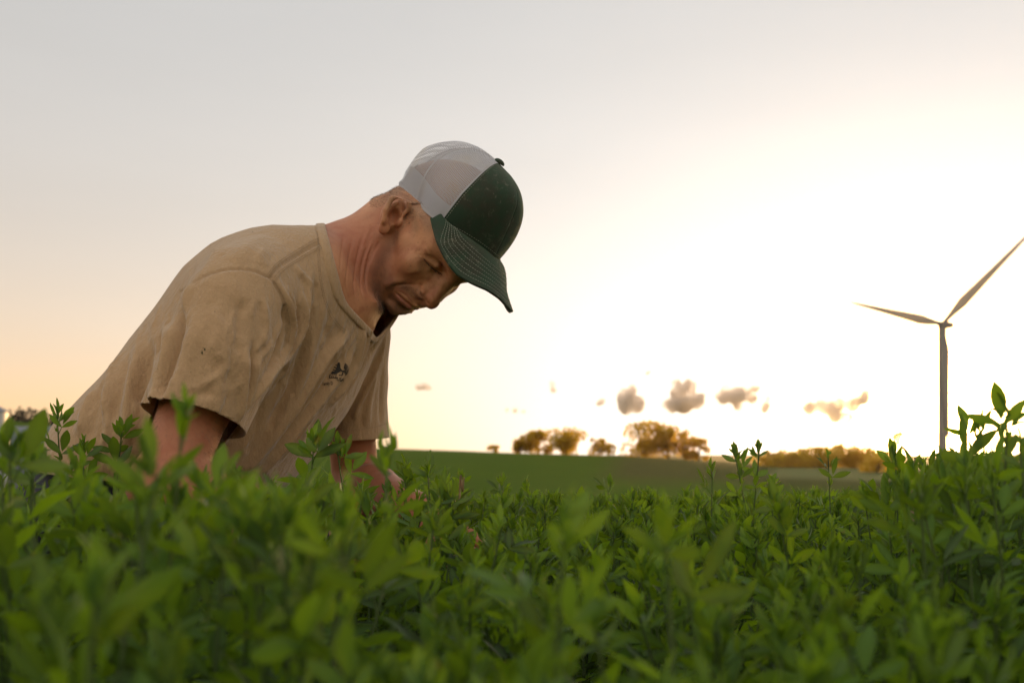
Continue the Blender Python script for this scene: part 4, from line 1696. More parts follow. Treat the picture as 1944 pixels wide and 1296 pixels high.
def on_neckline(dv, level):
    lo_, hi_ = -.10, .13
    best = None
    for _ in range(16):
        m_ = (lo_ + hi_) / 2
        o_ = C_RING + N_RING * m_
        hit = sB.ray_cast(Vector(o_), Vector(dv))
        if hit[0] is None:
            hi_ = m_
            continue
        q = np.array(hit[0])
        if neck_field(q) > level:
            hi_ = m_
        else:
            lo_ = m_
        best = q
    return best


for k in range(NA):
    a = 2 * math.pi * k / NA
    dv = math.cos(a) * ax1 + math.sin(a) * ax2
    pa, pb = on_neckline(dv, -.0120), on_neckline(dv, -.0004)
    e_ = norm(pb - pa)
    ndir = norm(dv - e_ * (dv @ e_))
    row = []
    for oo, th in offs:
        f_ = (oo + .0165) / .016
        row.append(pa * (1 - f_) + pb * f_ + ndir * th)
    ringp.append(row)
ringp = np.array(ringp)
for c_ in range(3):           # even the ring out
    for j in range(len(offs)):
        v = ringp[:, j, c_]
        for _ in range(3):
            v = .5 * v + .25 * (np.roll(v, 1) + np.roll(v, -1))
        ringp[:, j, c_] = v
n2 = len(offs)
F = []
for k in range(NA):
    k2 = (k + 1) % NA
    for j in range(n2 - 1):
        F.append((k * n2 + j, k2 * n2 + j, k2 * n2 + j + 1, k * n2 + j + 1))
acc.add(ringp.reshape(-1, 3) - BASE, F)
link('collar', acc.mesh('collar', M_SHIRT), shirt)


def stitches(name, P, mat, dash=.0026, gap=.0012, r=.00032, lift=.0006, bvh=None, parent=None, nv=None):
    """a row of thread stitches along a polyline lying on a surface"""
    P = np.asarray(P)
    s = np.concatenate([[0], np.cumsum(np.linalg.norm(np.diff(P, axis=0), axis=1))])
    acc = Acc()
    x = 0
    while x + dash < s[-1]:
        pts = []
        for u, l in ((0, -.3), (.3, 1), (.7, 1), (1, -.3)):
            q = np.array([np.interp(x + dash * u, s, P[:, c]) for c in range(3)])
            if nv is not None:
                i = min(int(np.searchsorted(s, x)), len(P) - 1)
                q = q + nv[i] * lift * l
            pts.append(q)
        V, F = tube(pts, r, 4)
        acc.add(V, F)
        x += dash + gap
    return acc


def surf_stitch(acc, bvh, line, **kw):
    P = seen_line(bvh, line, 2.0)
    if P is None or len(P) < 3:
        return
    nv = []
    for q in P:
        h_ = bvh.find_nearest(Vector(q))
        n_ = np.array(h_[1])
        if n_ @ (CAMP - q) < 0:
            n_ = -n_
        nv.append(n_)
    a = stitches('', P, None, nv=np.array(nv), **kw)
    if a.n:
        acc.add(np.concatenate(a.V), np.concatenate(a.Q))


acc = Acc()
# double rows beside the shoulder seam, along the collar and the two hems
for ln, dx, dy in [(SEAMS[2], 5, 8), (SEAMS[2], 3, 5), (SEAMS[2], -3, -5), (SEAMS[2], -5, -8), (SEAMS[1], 6, 3)]:
    surf_stitch(acc, tB, [(x + dx, y + dy) for x, y in ln])
surf_stitch(acc, tB, [(605, 440), (606, 480), (610, 530), (622, 580), (640, 612), (658, 628)])
surf_stitch(acc, tB, [(602, 440), (603, 480), (607, 530), (619, 582), (637, 615), (655, 632)])
surf_stitch(acc, tB, [(296, 758), (330, 766), (380, 778), (420, 787), (449, 795)])
surf_stitch(acc, tB, [(650, 815), (680, 815), (710, 810), (735, 804)])
if acc.n:
    for v in acc.V:
        v -= BASE
    link('stitching', acc.mesh('stitching', M_THREAD_TAN), shirt)['kind'] = 'stuff'

# printed emblem on the far side of the chest: barn and trees before sun rays, lettering below
LB = tB


def on_shirt(pts, lift=.0009):
    out = []
    for x, y in pts:
        h_ = LB.ray_cast(Vector(CAMP), Vector(norm(U(x, y, 1.0) - CAMP)))
        if h_[0] is None:
            out.append(None)
            continue
        q = np.array(h_[0])
        n_ = np.array(h_[1])
        if n_ @ (CAMP - q) < 0:
            n_ = -n_
        out.append(q + n_ * lift)
    return out


acc = Acc()


def ink(poly, dens=1.2):
    """filled outline in photo pixels laid on the cloth"""
    bm = bmesh.new()
    vs_ = [bm.verts.new((x, y, 0)) for x, y in poly]
    bm.faces.new(vs_)
    bmesh.ops.triangulate(bm, faces=bm.faces[:])
    for _ in range(2):
        lng = [e for e in bm.edges if e.calc_length() > dens * 3]
        if lng:
            bmesh.ops.subdivide_edges(bm, edges=lng, cuts=1)
            bmesh.ops.triangulate(bm, faces=bm.faces[:])
    bm.verts.index_update()
    P = on_shirt([(v.co.x, v.co.y) for v in bm.verts])
    ok = [p is not None for p in P]
    F = [tuple(v.index for v in f.verts) for f in bm.faces if all(ok[v.index] for v in f.verts)]
    if F:
        acc.add(np.array([p if p is not None else np.zeros(3) for p in P]) - BASE, F)
    bm.free()


def lp(*pts):      # emblem detail measured on an enlargement of the photo
    return [(600 + x / 18.51, 670 + y / 18.51) for x, y in pts]


ink(lp((760, 330), (820, 325), (845, 420), (850, 520), (900, 590), (850, 640), (800, 680), (700, 740), (510, 740), (560, 640), (640, 650), (700, 540)))
for k in range(3):
    x, y = 690 - 45 * k, 395 + 85 * k
    ink(lp((x, y), (x + 60, y + 20), (x + 60, y + 60), (x - 30, y + 30)))
ink(lp((480, 750), (510, 760), (490, 850), (455, 850)))
for x in (560, 625, 690):
    ink(lp((x, 745), (x + 22, 745), (x - 8, 855), (x - 30, 855)))
ink(lp((450, 855), (740, 845), (735, 880), (445, 890)))
ink(lp((870, 590), (975, 620), (960, 665), (860, 650)))
ink(lp((925, 650), (965, 660), (915, 790), (880, 785)))
ink(lp((800, 765), (900, 770), (895, 800), (785, 785)))
for k in range(13):
    a = math.radians(-66 + k * 10.5)
    r0, r1 = 60 + 10 * (k % 2), 260 - 3 * abs(k - 3)
    cx_, cy_ = 950, 585
    w0, w1 = 5, 13
    dx, dy = math.cos(a), math.sin(a)
    p0, p1 = (cx_ + dx * r0 * .7, cy_ + dy * r0), (cx_ + dx * r1 * .72, cy_ + dy * r1)
    ink(lp((p0[0] - dy * w0, p0[1] + dx * w0), (p0[0] + dy * w0, p0[1] - dx * w0), (p1[0] + dy * w1, p1[1] - dx * w1), (p1[0] - dy * w1, p1[1] + dx * w1)))


def lettering(txt, x, y, size, rot, squash=1.0):
    cu = bpy.data.curves.new('lettering', 'FONT')
    cu.body = txt
    cu.offset = .012
    to = bpy.data.objects.new('lettering', cu)
    COL.objects.link(to)
    dg = bpy.context.evaluated_depsgraph_get()
    m_ = to.evaluated_get(dg).to_mesh()
    cs, sn = math.cos(rot), math.sin(rot)
    pix = []
    for v in m_.vertices:
        u_, w_ = v.co.x * size * squash, v.co.y * size
        pix.append((x + u_ * cs - (-w_) * sn, y + u_ * sn + (-w_) * cs))
    P = on_shirt(pix)
    m_.calc_loop_triangles()
    F = [tuple(t_.vertices) for t_ in m_.loop_triangles if all(P[i] is not None for i in t_.vertices)]
    if F:
        acc.add(np.array([p if p is not None else np.zeros(3) for p in P]) - BASE, F)
    to.to_mesh_clear()
    bpy.data.objects.remove(to)


lettering('USA', 638.5, 722.0, 9.5, R(9), .78)
lettering('Family D', 612.0, 731.5, 9.0, R(-4), .62)
if acc.n:
    link('printed_emblem', acc.mesh('printed_emblem', M_PRINT, False), shirt)

acc = Acc()
rr = np.random.default_rng(9)
for cx_, cy_, sz in [(384, 669, 3.4), (389, 664, 3.0), (386, 661, 1.6), (362, 706, 1.2), (408, 592, 1.3), (546, 527, 1.2), (480, 441, 1.2), (610, 662, 1.2), (418, 672, 1.0), (300, 700, 1.2), (520, 470, .9)]:
    a0 = rr.uniform(0, 6)
    ink([(cx_ + sz * (.5 if k % 2 else 1) * .6 * math.cos(a0 + k * .9), cy_ + sz * math.sin(a0 + k * .9) * (.6 + .4 * rr.random())) for k in range(7)])
if acc.n:
    link('leaf_bit', acc.mesh('leaf_bit', simple('crushed_leaf', (.035, .045, .012), .9, .3, 300), False), shirt)['kind'] = 'stuff'

# ------------------------------------------------------------------ jeans and boots (mostly hidden by the crop)
KN_R = U(516, 1038, 1.17)


def sd_jeans(p):
    d = sd_ell(p, U(262, 985, 1.34), (.15, .17, .13))
    d = smin(d, sd_path(p, [U(250, 1000, 1.26), KN_R], [.090, .066]), .04)
    an = np.array([KN_R[0] - .06, KN_R[1] + .02, .10])
    d = smin(d, sd_path(p, [KN_R, KN_R * .5 + an * .5, an], [.062, .062, .058], .02), .015)
    kl = np.array([-.20, 1.52, .07])
    d = smin(d, sd_path(p, [U(262, 1000, 1.44), kl], [.092, .068]), .04)
    d = smin(d, sd_path(p, [kl, kl + np.array([-.42, .03, .02])], [.064, .055]), .02)
    return d


jV, jF = polygonise(masked(sd_jeans), (-.78, .98, -.02), (-.08, 1.66, ZC + .06), .006)
jV = relax(jV, jF, 2)
jN = vnormals(jV, jF)
jB = bvh_of(jV, jF)
for ln, a, w in [([(500, 960), (520, 945), (560, 950)], .004, .008), ([(480, 980), (520, 1000)], -.004, .01)]:
    crease(jV, jN, jB, ln, a, w)
link('jeans', mesh_np('jeans', jV - BASE, jF, M_DENIM), person)
for k, (ax_, ay_, dx_) in enumerate(((KN_R[0] - .06, KN_R[1] + .02, .17), (-.66, 1.55, -.13))):
    def sd_boot(p, ax_=ax_, ay_=ay_, dx_=dx_):
        d = sd_path(p, [(ax_, ay_, .13), (ax_ - .01 * np.sign(dx_), ay_, .05)], [.055, .045])
        d = smin(d, sd_path(p, [(ax_, ay_, .045), (ax_ + dx_, ay_ - .02, .040)], [.043, .044]), .03)
        return np.maximum(d, .004 - p[:, 2])
    V, F = polygonise(masked(sd_boot), (ax_ - .26, ay_ - .12, -.02), (ax_ + .26, ay_ + .12, .22), .007)
    link('boot', mesh_np('boot', V - BASE, F, M_BOOT), person)


# ------------------------------------------------------------------ trucker cap
cap = empty('cap')
cap.parent = person
cap.location = Hw(0, 0, .06) - BASE
CAPL = np.array(cap.location) + BASE


def cap_child(name, V, F, mat, uv=None, thick=0.0):
    me = mesh_np(name, V - CAPL, F, mat, True, uv)
    o = link(name, me, cap)
    if thick:
        m_ = o.modifiers.new('thick', 'SOLIDIFY')
        m_.thickness = thick
        m_.offset = -1
    return o


# two stiff green front panels, one either side of the centre seam
for a0, a1 in ((-TH_S, -.004), (.004, TH_S)):
    P, F, uv = cap_patch(a0, a1, 40, 44, puff=.0018)
    cap_child('front_panel', CW(P), F, M_GREEN, uv, .0018)
# four mesh panels round the back
edges_ = [TH_S + .012, R(119), R(180), R(241), 2 * math.pi - TH_S - .012]
for i in range(4):
    P, F, uv = cap_patch(edges_[i] + .005, edges_[i + 1] - .005, 30, 40, puff=.0022)
    cap_child('mesh_panel', CW(P), F, M_MESH if i >= 2 else M_MESH_FINE, uv)
# seam tapes between the panels
for a in edges_[:]:
    P, F, uv = cap_patch(a - .019, a + .019, 5, 40, inset=-.0005, t1=.985)
    cap_child('seam_tape', CW(P), F, M_BAND, uv)
# inner sweatband and outer binding
P, F, uv = cap_patch(TH_S - .2, 2 * math.pi - TH_S + .2, 80, 8, inset=.0022, t1=.27)
cap_child('sweatband', CW(P), F, M_BAND, uv)
P, F, uv = cap_patch(TH_S, 2 * math.pi - TH_S, 80, 3, inset=-.0006, t1=.035)
cap_child('binding', CW(P), F, M_BAND, uv)
P, F, uv = cap_patch(-TH_S, TH_S, 60, 3, inset=-.0005, t1=.022)
cap_child('binding', CW(P), F, M_GREEN, uv, .001)
# button
top = CW(crown(np.array(0.), np.array(1.)))[0]
up = norm(CW(crown(np.array(0.), np.array(1.)) + np.array([0, 0, .01]))[0] - top)
a1_ = norm(np.cross(up, [0, 1, 0]))
a2_ = np.cross(up, a1_)
V, F = [], []
pr = [(.0002, .0046), (.0035, .0042), (.0062, .0030), (.0078, .0012), (.0080, 0.0002), (.0075, -.0015)]
for k in range(18):
    an = 2 * math.pi * k / 18
    for r_, h_ in pr:
        V.append(top + (math.cos(an) * a1_ + math.sin(an) * a2_) * r_ + up * (h_ + .0012))
for k in range(18):
    for j in range(len(pr) - 1):
        k2 = (k + 1) % 18
        F.append((k * len(pr) + j, k * len(pr) + j + 1, k2 * len(pr) + j + 1, k2 * len(pr) + j))
cap_child('button', np.array(V), np.array(F), M_GREEN)
# brim
u = np.linspace(-1, 1, 90)
v = np.linspace(0, 1, 26)
Ug, Vg = np.meshgrid(u, v, indexing='ij')
P = brim_pt(Ug, Vg)
idx = np.arange(90 * 26).reshape(90, 26)
F = np.stack([idx[:-1, :-1], idx[1:, :-1], idx[1:, 1:], idx[:-1, 1:]], -1).reshape(-1, 4)
br = cap_child('brim', CW(P), F[:, ::-1], M_GREEN, np.stack([Ug, Vg], -1).reshape(-1, 2), .0032)
bv = br.modifiers.new('edge', 'BEVEL')
bv.width = .0012
bv.segments = 2
bv.limit_method = 'ANGLE'
# stitch rows on the brim and panels
brV = CW(P)
brB = bvh_of(brV, F)
acc = Acc()


def stitch_pts(P, flat=False):
    P = np.asarray(P)
    nv = []
    cen = CAPC
    for q in P:
        n_ = np.array((brB if flat else capB).find_nearest(Vector(q))[1])
        if flat and n_ @ (CW(np.array([.09, 0, .20]))[0] - q) < 0 or (not flat and n_ @ (q - cen) < 0):
            n_ = -n_
        nv.append(n_)
    a = stitches('', P, None, dash=.0024, gap=.0013, r=.00023, lift=.0004, nv=np.array(nv))
    if a.n:
        acc.add(np.concatenate(a.V), np.concatenate(a.Q))


def brim_row(f):
    us = np.linspace(-.985, .985, 120)
    # rows run parallel to the brim edge and turn in at the sides
    return CW(brim_pt(us * (.50 + .5 * f), np.full(120, f)))


for f in (.90, .81, .72, .63, .54, .45, .36):
    us = np.linspace(-1, 1, 140)
    top_ = .10
    w = np.clip((1 - np.abs(us)) / .22, 0, 1)
    vv = f * (w * (2 - w)) ** .8 + top_ * (1 - (w * (2 - w)) ** .8)
    stitch_pts(CW(brim_pt(us * (.60 + .38 * f), vv)), True)
for a in (-TH_S + .045, TH_S - .045):
    t_ = np.linspace(.02, .95, 80)
    stitch_pts(CW(crown(np.full(80, a), t_)))
th_ = np.linspace(-TH_S, TH_S, 90)
stitch_pts(CW(crown(th_, np.full(90, .035))))
o = link('stitching', acc.mesh('stitching', M_THREAD_WHITE), cap)
for v_ in o.data.vertices:
    v_.co -= Vector(CAPL)
o['kind'] = 'stuff'

# ------------------------------------------------------------------ short hair, eyelashes, arm hair
bN = vnormals(bV, bF)
rr = np.random.default_rng(3)


def strands(idx, n, length, wid, lean, mat, name, jit=.5):
    pick = rr.choice(idx, n)
    P0 = bV[pick] + rr.normal(0, .0006, (n, 3))
    D = bN[pick] * 1.0 + lean + rr.normal(0, jit * .5, (n, 3))
    D /= np.linalg.norm(D, axis=1)[:, None]
    L = length * rr.uniform(.5, 1.2, n)[:, None]
    side = np.cross(D, P0 - CAMP)
    side /= np.linalg.norm(side, axis=1)[:, None] + 1e-9
    V = np.stack([P0 - side * wid, P0 + side * wid, P0 + D * L + bN[pick] * -.0004], 1).reshape(-1, 3)
    F = np.arange(n * 3).reshape(-1, 3)
    return link(name, mesh_np(name, V - BASE, F, mat, False), person)


bx = np.array(HR[:, 0])
bz = np.array(HR[:, 2])
region = np.where((hd < .2) & (hq[:, 2] > -.012) & (hq[:, 2] < .070) & (hq[:, 0] < .044) & (hq[:, 0] > -.12)
                  & ((np.abs(hq[:, 1]) < .0775)) & ((hq[:, 2] > .022 + .35 * np.maximum(hq[:, 0], 0)) | (hq[:, 0] < -.030)
                                                  | ((hq[:, 0] > .012) & (hq[:, 0] < .034) & (hq[:, 2] > -.002))))[0]
if len(region):
    hr_ = strands(region, 14000, .0030, .00012, np.array(-bz * .9 + -bx * .3), M_HAIR, 'hair')
    hr_['kind'] = 'stuff'
rg2 = np.where((bV[:, 2] < ZC + .10) & (bV[:, 1] < 1.3) & (np.linalg.norm(bV - (J_RE * .5 + J_RW * .5), axis=1) < .24))[0]
mk = sd_torso(bV[rg2].astype(np.float32)) > .0
rg2 = rg2[mk]
if len(rg2):
    ah = strands(rg2, 5000, .0095, .00013, np.array([.3, -.2, -.9]), M_HAIR, 'arm_hair')
    ah['kind'] = 'stuff'
# lashes along the near lid
P = seen_line(bB, [(804, 490), (813, 501), (824, 511), (836, 518)], 1.0)
acc = Acc()
if P is not None:
    for q in P[::1]:
        e = q + np.array([.002, -.004, -.004]) + rr.normal(0, .0008, 3)
        V, F = tube([q, (q + e) / 2 + np.array([0, -.0006, 0]), e], [.00022, .0002, .00006], 3)
        acc.add(V - BASE, F)
    link('eyelash', acc.mesh('eyelash', M_LASH), person)['kind'] = 'stuff'
jaw = np.where(st > .35)[0]
if len(jaw):
    strands(jaw, 5200, .0017, .00010, np.array(-bz * .8 + bx * .1), M_LASH, 'stubble', .8)['kind'] = 'stuff'
# eyebrow hairs of both brows
brow = np.where((np.abs(hq[:, 2] - .034) < .006) & (hq[:, 0] > .072) & (np.abs(hq[:, 1]) > .010) & (np.abs(hq[:, 1]) < .052))[0]
if len(brow):
    strands(brow, 700, .008, .00014, np.array(bx * .4 - bz * .2), M_HAIR, 'eyebrow')['kind'] = 'stuff'


# ------------------------------------------------------------------ alfalfa
def leaflet(rng, L, wr=.36, fold=.28, droop=.25, ns=6):
    """one leaflet along +x, folded on its midrib and bent down; returns V, quads, rib weight"""
    s = np.linspace(0, 1, ns)
    wdt = L * wr * .5 * np.sin(np.pi * np.clip(s, .02, 1) ** 1.05) ** .85 * (1.06 - .1 * s)
    wdt[0] = L * .012
    wdt[-1] = L * .015
    V, rib = [], []
    tw = rng.normal(0, .12)
    for i, t in enumerate(s):
        a = -droop * t * t + .10 * t
        x = L * t * (1 - .06 * t)
        z = L * a * .5
        for k, side in enumerate((-1, 0, 1)):
            y = side * wdt[i]
            zz = z + abs(y) * fold * (1.0 + .3 * math.sin(7 * t + tw * 9)) + y * tw * t
            V.append((x, y, zz))
            rib.append(1.0 if side == 0 else 0.0)
    F = []
    for i in range(ns - 1):
        for k in (0, 1):
            F.append((i * 3 + k, (i + 1) * 3 + k, (i + 1) * 3 + k + 1, i * 3 + k + 1))
    return np.array(V), np.array(F), np.array(rib)


def rotm(ax, a):
    return np.array(Matrix.Rotation(a, 3, Vector(ax)))


def leaf_geo(rng, scale=1.0, young=False):
    """trifoliate leaf on its stalk, stalk along +x from the origin"""
    Vs, Fs, Rb, n = [], [], [], 0
    pl = rng.uniform(.010, .022) * scale * (.5 if young else 1)
    end = np.array([pl, 0, pl * .12])
    V, F = tube([(0, 0, 0), (pl * .5, 0, pl * .10), end], [.0007, .0006, .0005], 3)
    Vs.append(V)
    Fs.append(F)
    Rb.append(np.ones(len(V)))
    n += len(V)
    L0 = rng.uniform(.025, .036) * scale * (.66 if young else 1)
    for k in range(3):
        L = L0 * (1.06 if k == 1 else rng.uniform(.88, 1.0))
        sp = (k - 1) * (rng.uniform(.35, .55) if young else rng.uniform(.75, 1.15))
        V, F, rb = leaflet(rng, L, rng.uniform(.25, .35), rng.uniform(.5, 1.1) if young else rng.uniform(.12, .5), rng.uniform(-.1, .5))
        V = V @ rotm((1, 0, 0), rng.normal(0, .35) + (k - 1) * -.3).T
        V = V @ rotm((0, 1, 0), rng.normal(-.1, .2)).T
        V = V @ rotm((0, 0, 1), sp).T
        base = end + (np.array([.0045 * scale, 0, .0006]) if k == 1 else 0)
        Vs.append(V + base)
        Fs.append(F + n)
        Rb.append(rb)
        n += len(V)
    return np.vstack(Vs), np.vstack(Fs), np.concatenate(Rb)


prng = np.random.default_rng(77)
LEAFV = [leaf_geo(prng, 1.0) for _ in range(10)] + [leaf_geo(prng, 1.0, True) for _ in range(5)]
LEAF_ME = []
for V, F, rb in LEAFV:
    me = mesh_np('leaf', V, F, M_LEAF)
    attr(me, 'rib', rb)
    attr(me, 'tone', np.full(len(V), prng.random()))
    LEAF_ME.append(me)


def plant_plan(rng, height, lean=.10, top_len=.34, scale=1.0):
    """stem line and leaf placements: (variant, matrix)"""
    n = 9
    az = rng.uniform(0, 6.28)
    ln = rng.normal(0, lean)
    t = np.linspace(0, 1, n)
    bx_ = ln * height * t ** 1.7
    wob = rng.normal(0, .006, (n, 2)).cumsum(0) * t[:, None]
    stem = np.stack([bx_ * math.cos(az) + wob[:, 0], bx_ * math.sin(az) + wob[:, 1], height * t], 1)
    leaves = []
    z = height - .004
    phi = rng.uniform(0, 6.28)
    k = 0
    while z > height - top_len and z > .04:
        p = np.array([np.interp(z, stem[:, 2], stem[:, c]) for c in range(3)])
        young = (height - z) < .022
        dep = np.clip((height - z) / .10, 0, 1)
        phi += 2.4 + rng.normal(0, .5)
        pitch = R(72) * (1 - dep) + R(18) * dep + rng.normal(0, .28)
        v = rng.integers(10, 15) if young else rng.integers(0, 10)
        s_ = scale * (.72 + .26 * np.clip((height - z) / .06, 0, 1)) * rng.uniform(.8, 1.15)
        M = Matrix.Translation(Vector(p)) @ Matrix.Rotation(phi, 4, 'Z') @ Matrix.Rotation(-pitch, 4, 'Y') @ Matrix.Rotation(rng.normal(0, .5), 4, 'X') @ Matrix.Scale(s_, 4)
        leaves.append((int(v), M))
        if rng.random() < .45 and not young:      # axillary leaf
            M2 = Matrix.Translation(Vector(p)) @ Matrix.Rotation(phi + rng.normal(0, .6), 4, 'Z') @ Matrix.Rotation(-pitch - rng.uniform(.2, .7), 4, 'Y') @ Matrix.Scale(s_ * .6, 4)
            leaves.append((int(rng.integers(10, 15)), M2))
        z -= (.006 if young else rng.uniform(.012, .026)) * (1 if z > height - .22 else 2.2)
        k += 1
    return stem, leaves


def stem_geo(stem):
    return tube(stem, np.linspace(.0019, .0008, len(stem)), 5)


def whole_plant(rng, height, **kw):
    stem, leaves = plant_plan(rng, height, **kw)
    Vs, Fs, Rb, Tn, n = [], [], [], [], 0
    for v, M in leaves:
        V, F, rb = LEAFV[v]
        A = np.array(M)
        Vs.append(V @ A[:3, :3].T + A[:3, 3])
        Fs.append(F + n)
        Rb.append(rb)
        Tn.append(np.full(len(V), rng.random()))
        n += len(V)
    return stem, np.vstack(Vs), np.vstack(Fs), np.concatenate(Rb), np.concatenate(Tn)


G_PL = 'alfalfa plants of the crop'
HEROES = [
    # photo x, photo y of the tip, depth, leaf scale, lean, label
    (108, 762, 1.12, 1.12, .04, 'sharp dark green alfalfa sprig standing up before the back of the shirt at far left'),
    (232, 786, 1.12, 1.05, .12, 'sharp alfalfa sprig with one leaf pointing up against the lower shirt'),
    (160, 822, 1.10, .85, .08, 'small rosette of dark leaves low between the two sprigs on the shirt'),
    (596, 808, 1.06, 1.35, .05, 'tall sharp alfalfa sprig before the hem between the two arms'),
    (640, 826, 1.10, 1.15, .10, 'alfalfa sprig with long leaves against the far sleeve hem'),
    (348, 735, .50, .95, .05, 'tall blurred plant whose tip crosses the near sleeve hem'),
    (18, 795, .56, 1.25, .10, 'large soft plant with broad leaves at the left picture edge'),
    (150, 850, .66, 1.1, .15, 'half sharp plant with brown edged leaf below the left sprigs'),
    (735, 820, .62, 1.2, .05, 'pale blurred plant with star of leaves below the far sleeve'),
    (4, 812, .62, 1.15, .10, 'leafy plant cut by the left picture edge below the grain bin'),
    (62, 842, .72, 1.1, .12, 'bushy plant between the left edge and the shirt back, lower than its neighbours'),
    (1880, 850, .66, 1.0, .10, 'blurred bushy plant low at the right edge under the dark tall one'),
    (768, 862, 1.18, 1.05, .08, 'upright sharp plant covering the far forearm just below the hem'),
    (812, 872, 1.12, 1.05, .10, 'bushy sharp plant in front of the far wrist'),
    (255, 868, .50, 1.15, .12, 'soft blurred plant left of the near elbow'),
    (300, 838, .42, 1.0, .15, 'soft blurred plant whose leaves cover the near forearm'),
    (420, 852, .52, 1.15, .12, 'blurred plant spreading below the near sleeve toward the shirt'),
    (560, 905, .60, 1.15, .10, 'blurred plant standing right before the denim knee'),
    (500, 930, .75, 1.1, .10, 'plant with tips just under the shirt hem corner'),
    (470, 900, .42, 1.1, .10, 'blurred plant before the dark denim knee'),
    (1072, 925, .38, 1.0, .04, 'tall very blurred plant in the middle of the crop before the hill'),
    (1262, 935, .42, 1.0, .06, 'very blurred yellowish plant right of the middle'),
    (1572, 846, 1.30, .80, .03, 'slim upright sprig standing alone before the pale field'),
    (1395, 842, 1.42, 1.0, .04, 'sharp rimlit plant with many narrow leaves below the right tree clump'),
    (1352, 872, 1.38, .95, .10, 'sharp plant leaning left beside the rimlit narrow leaved plant'),
    (1442, 836, 1.45, 1.0, .06, 'tallest of the sharp rimlit plants below the right clump'),
    (1465, 898, 1.25, 1.0, .10, 'plant with one pale upright leaf right of the rimlit plants'),
    (1520, 922, 1.30, .9, .10, 'low bright plant between pale leaf plant and slim sprig'),
    (1640, 905, 1.05, 1.05, .10, 'plant with two spread grey green leaves below the dark bush'),
    (1700, 842, 1.10, 1.2, .12, 'plant with broad dark leaf pointing left, close to the low sun'),
    (1752, 856, 1.15, 1.0, .05, 'thick stalked plant just left of the low sun'),
    (1790, 842, 1.18, 1.0, .05, 'orange glowing plant right at the low sun'),
    (1845, 848, 1.10, 1.1, .08, 'plant silhouetted just right of the low sun'),
    (1912, 752, .74, 1.15, .05, 'tall dark plant rising highest at the right edge'),
    (1866, 778, .84, 1.1, .30, 'silhouetted plant with long leaves reaching left above the sun'),
    (1936, 815, .72, .95, .10, 'blurred plant at the right edge below the highest one'),
    (880, 892, 1.75, 1.0, .08, 'sharp narrow leaved plant right of the far hand'),
    (952, 900, 1.60, 1.0, .20, 'sharp plant with leaf nodding left, right of the far hand plants'),
    (825, 905, 1.45, 1.0, .10, 'sharp plant close to the far wrist'),
    (790, 925, 1.20, 1.05, .08, 'plant with one light upright leaf near the far wrist'),
    (1160, 900, 1.9, 1.0, .08, 'small sharp plant in the middle at the field edge'),
    (1000, 905, 1.7, 1.0, .08, 'small sharp plant left of the very blurred middle plant'),
    (1235, 925, 1.5, 1.0, .08, 'small plant below the yellowish blurred plant'),
    (60, 830, .80, 1.1, .10, 'plant between the left edge plant and the shirt'),
    (1690, 985, .85, 1.1, .1, 'broad leaved plant low before the sunlit stalks'),
    (1840, 930, .8, 1.1, .1, 'leafy plant low under the sun before the stalks'),
]
stem_i = 0


def top_height(px, py, d):
    p = U(px, py, d)
    return p[0], d, p[2]


for i, (px, py, d, sc, lean, lab) in enumerate(HEROES):
    rng = np.random.default_rng(500 + i)
    x, y, h = top_height(px, py + 27 * sc / d, d)
    stem, leaves = plant_plan(rng, h, lean * .5, .22, sc * .95)
    dx, dy = stem[-1, 0], stem[-1, 1]
    root = empty('alfalfa_plant', (x - dx, y - dy, 0))
    tag(root, lab, 'alfalfa plant', G_PL)
    V, F = stem_geo(stem)
    sm = mesh_np('stem', V, F, M_STEM)
    attr(sm, 'rib', np.zeros(len(V)))
    link('stem', sm, root)
    for v, M in leaves:
        o = link('leaf', LEAF_ME[v], root)
        o.matrix_local = M

# dry straw coloured stalks among the green
M_STRAW = simple('dry_stalk', (.34, .25, .13), .8, .25, 40)
for i, (x0, y0, x1, y1, d, lab) in enumerate([
    (1738, 868, 1732, 985, 1.0, 'thick upright cut stalk left of the low sun'),
    (880, 905, 872, 960, 1.5, 'thin dry stalk between the sharp plants right of the far hand'),
]):
    A_, B_ = U(x0, y0, d), U(x1, y1, d + .02)
    k_ = (A_[2] + .01) / max(A_[2] - B_[2], .02)
    P = catmull([A_, A_ + (B_ - A_) * .5 + [.002, 0, 0], B_, [B_[0] + (B_[0] - A_[0]) * min(k_ - 1, 1.2), d + .03, -.01]], 12)
    V, F = tube(P, np.linspace(.0014, .0020, 12), 6)
    root = empty('dry_stalk', P[-1])
    tag(root, lab, 'dry stalk', 'dry stalks in the crop')
    child('stem', mesh_np('stem', V, F, M_STRAW), root)

# the rest of the crop
VAR = []
for i in range(14):
    rng = np.random.default_rng(900 + i)
    stem, V, F, rb, tn = whole_plant(rng, .55, lean=.10, top_len=.36, scale=1.0)
    fm = mesh_np('foliage', V, F, M_LEAF)
    attr(fm, 'tone', tn)
    attr(fm, 'rib', rb)
    V2, F2 = stem_geo(stem)
    sm = mesh_np('stem', V2, F2, M_STEM)
    attr(sm, 'rib', np.zeros(len(V2)))
    VAR.append((fm, sm))

# where plants stand: dense field in front of the camera up to the edge of the plateau
prng = np.random.default_rng(31)
pts = []
sp = .052
for yy in np.arange(-1.2, 3.1, sp):
    half = max(.5, abs(yy) * .60 + .45) if yy > 0 else 1.3
    for xx in np.arange(-half, half, sp):
        pts.append((xx + prng.uniform(-.5, .5) * sp * 1.2, yy + prng.uniform(-.5, .5) * sp * 1.2))
pts = np.array(pts)
r_ = np.hypot(pts[:, 0], pts[:, 1])
keep_ = (r_ > .26)
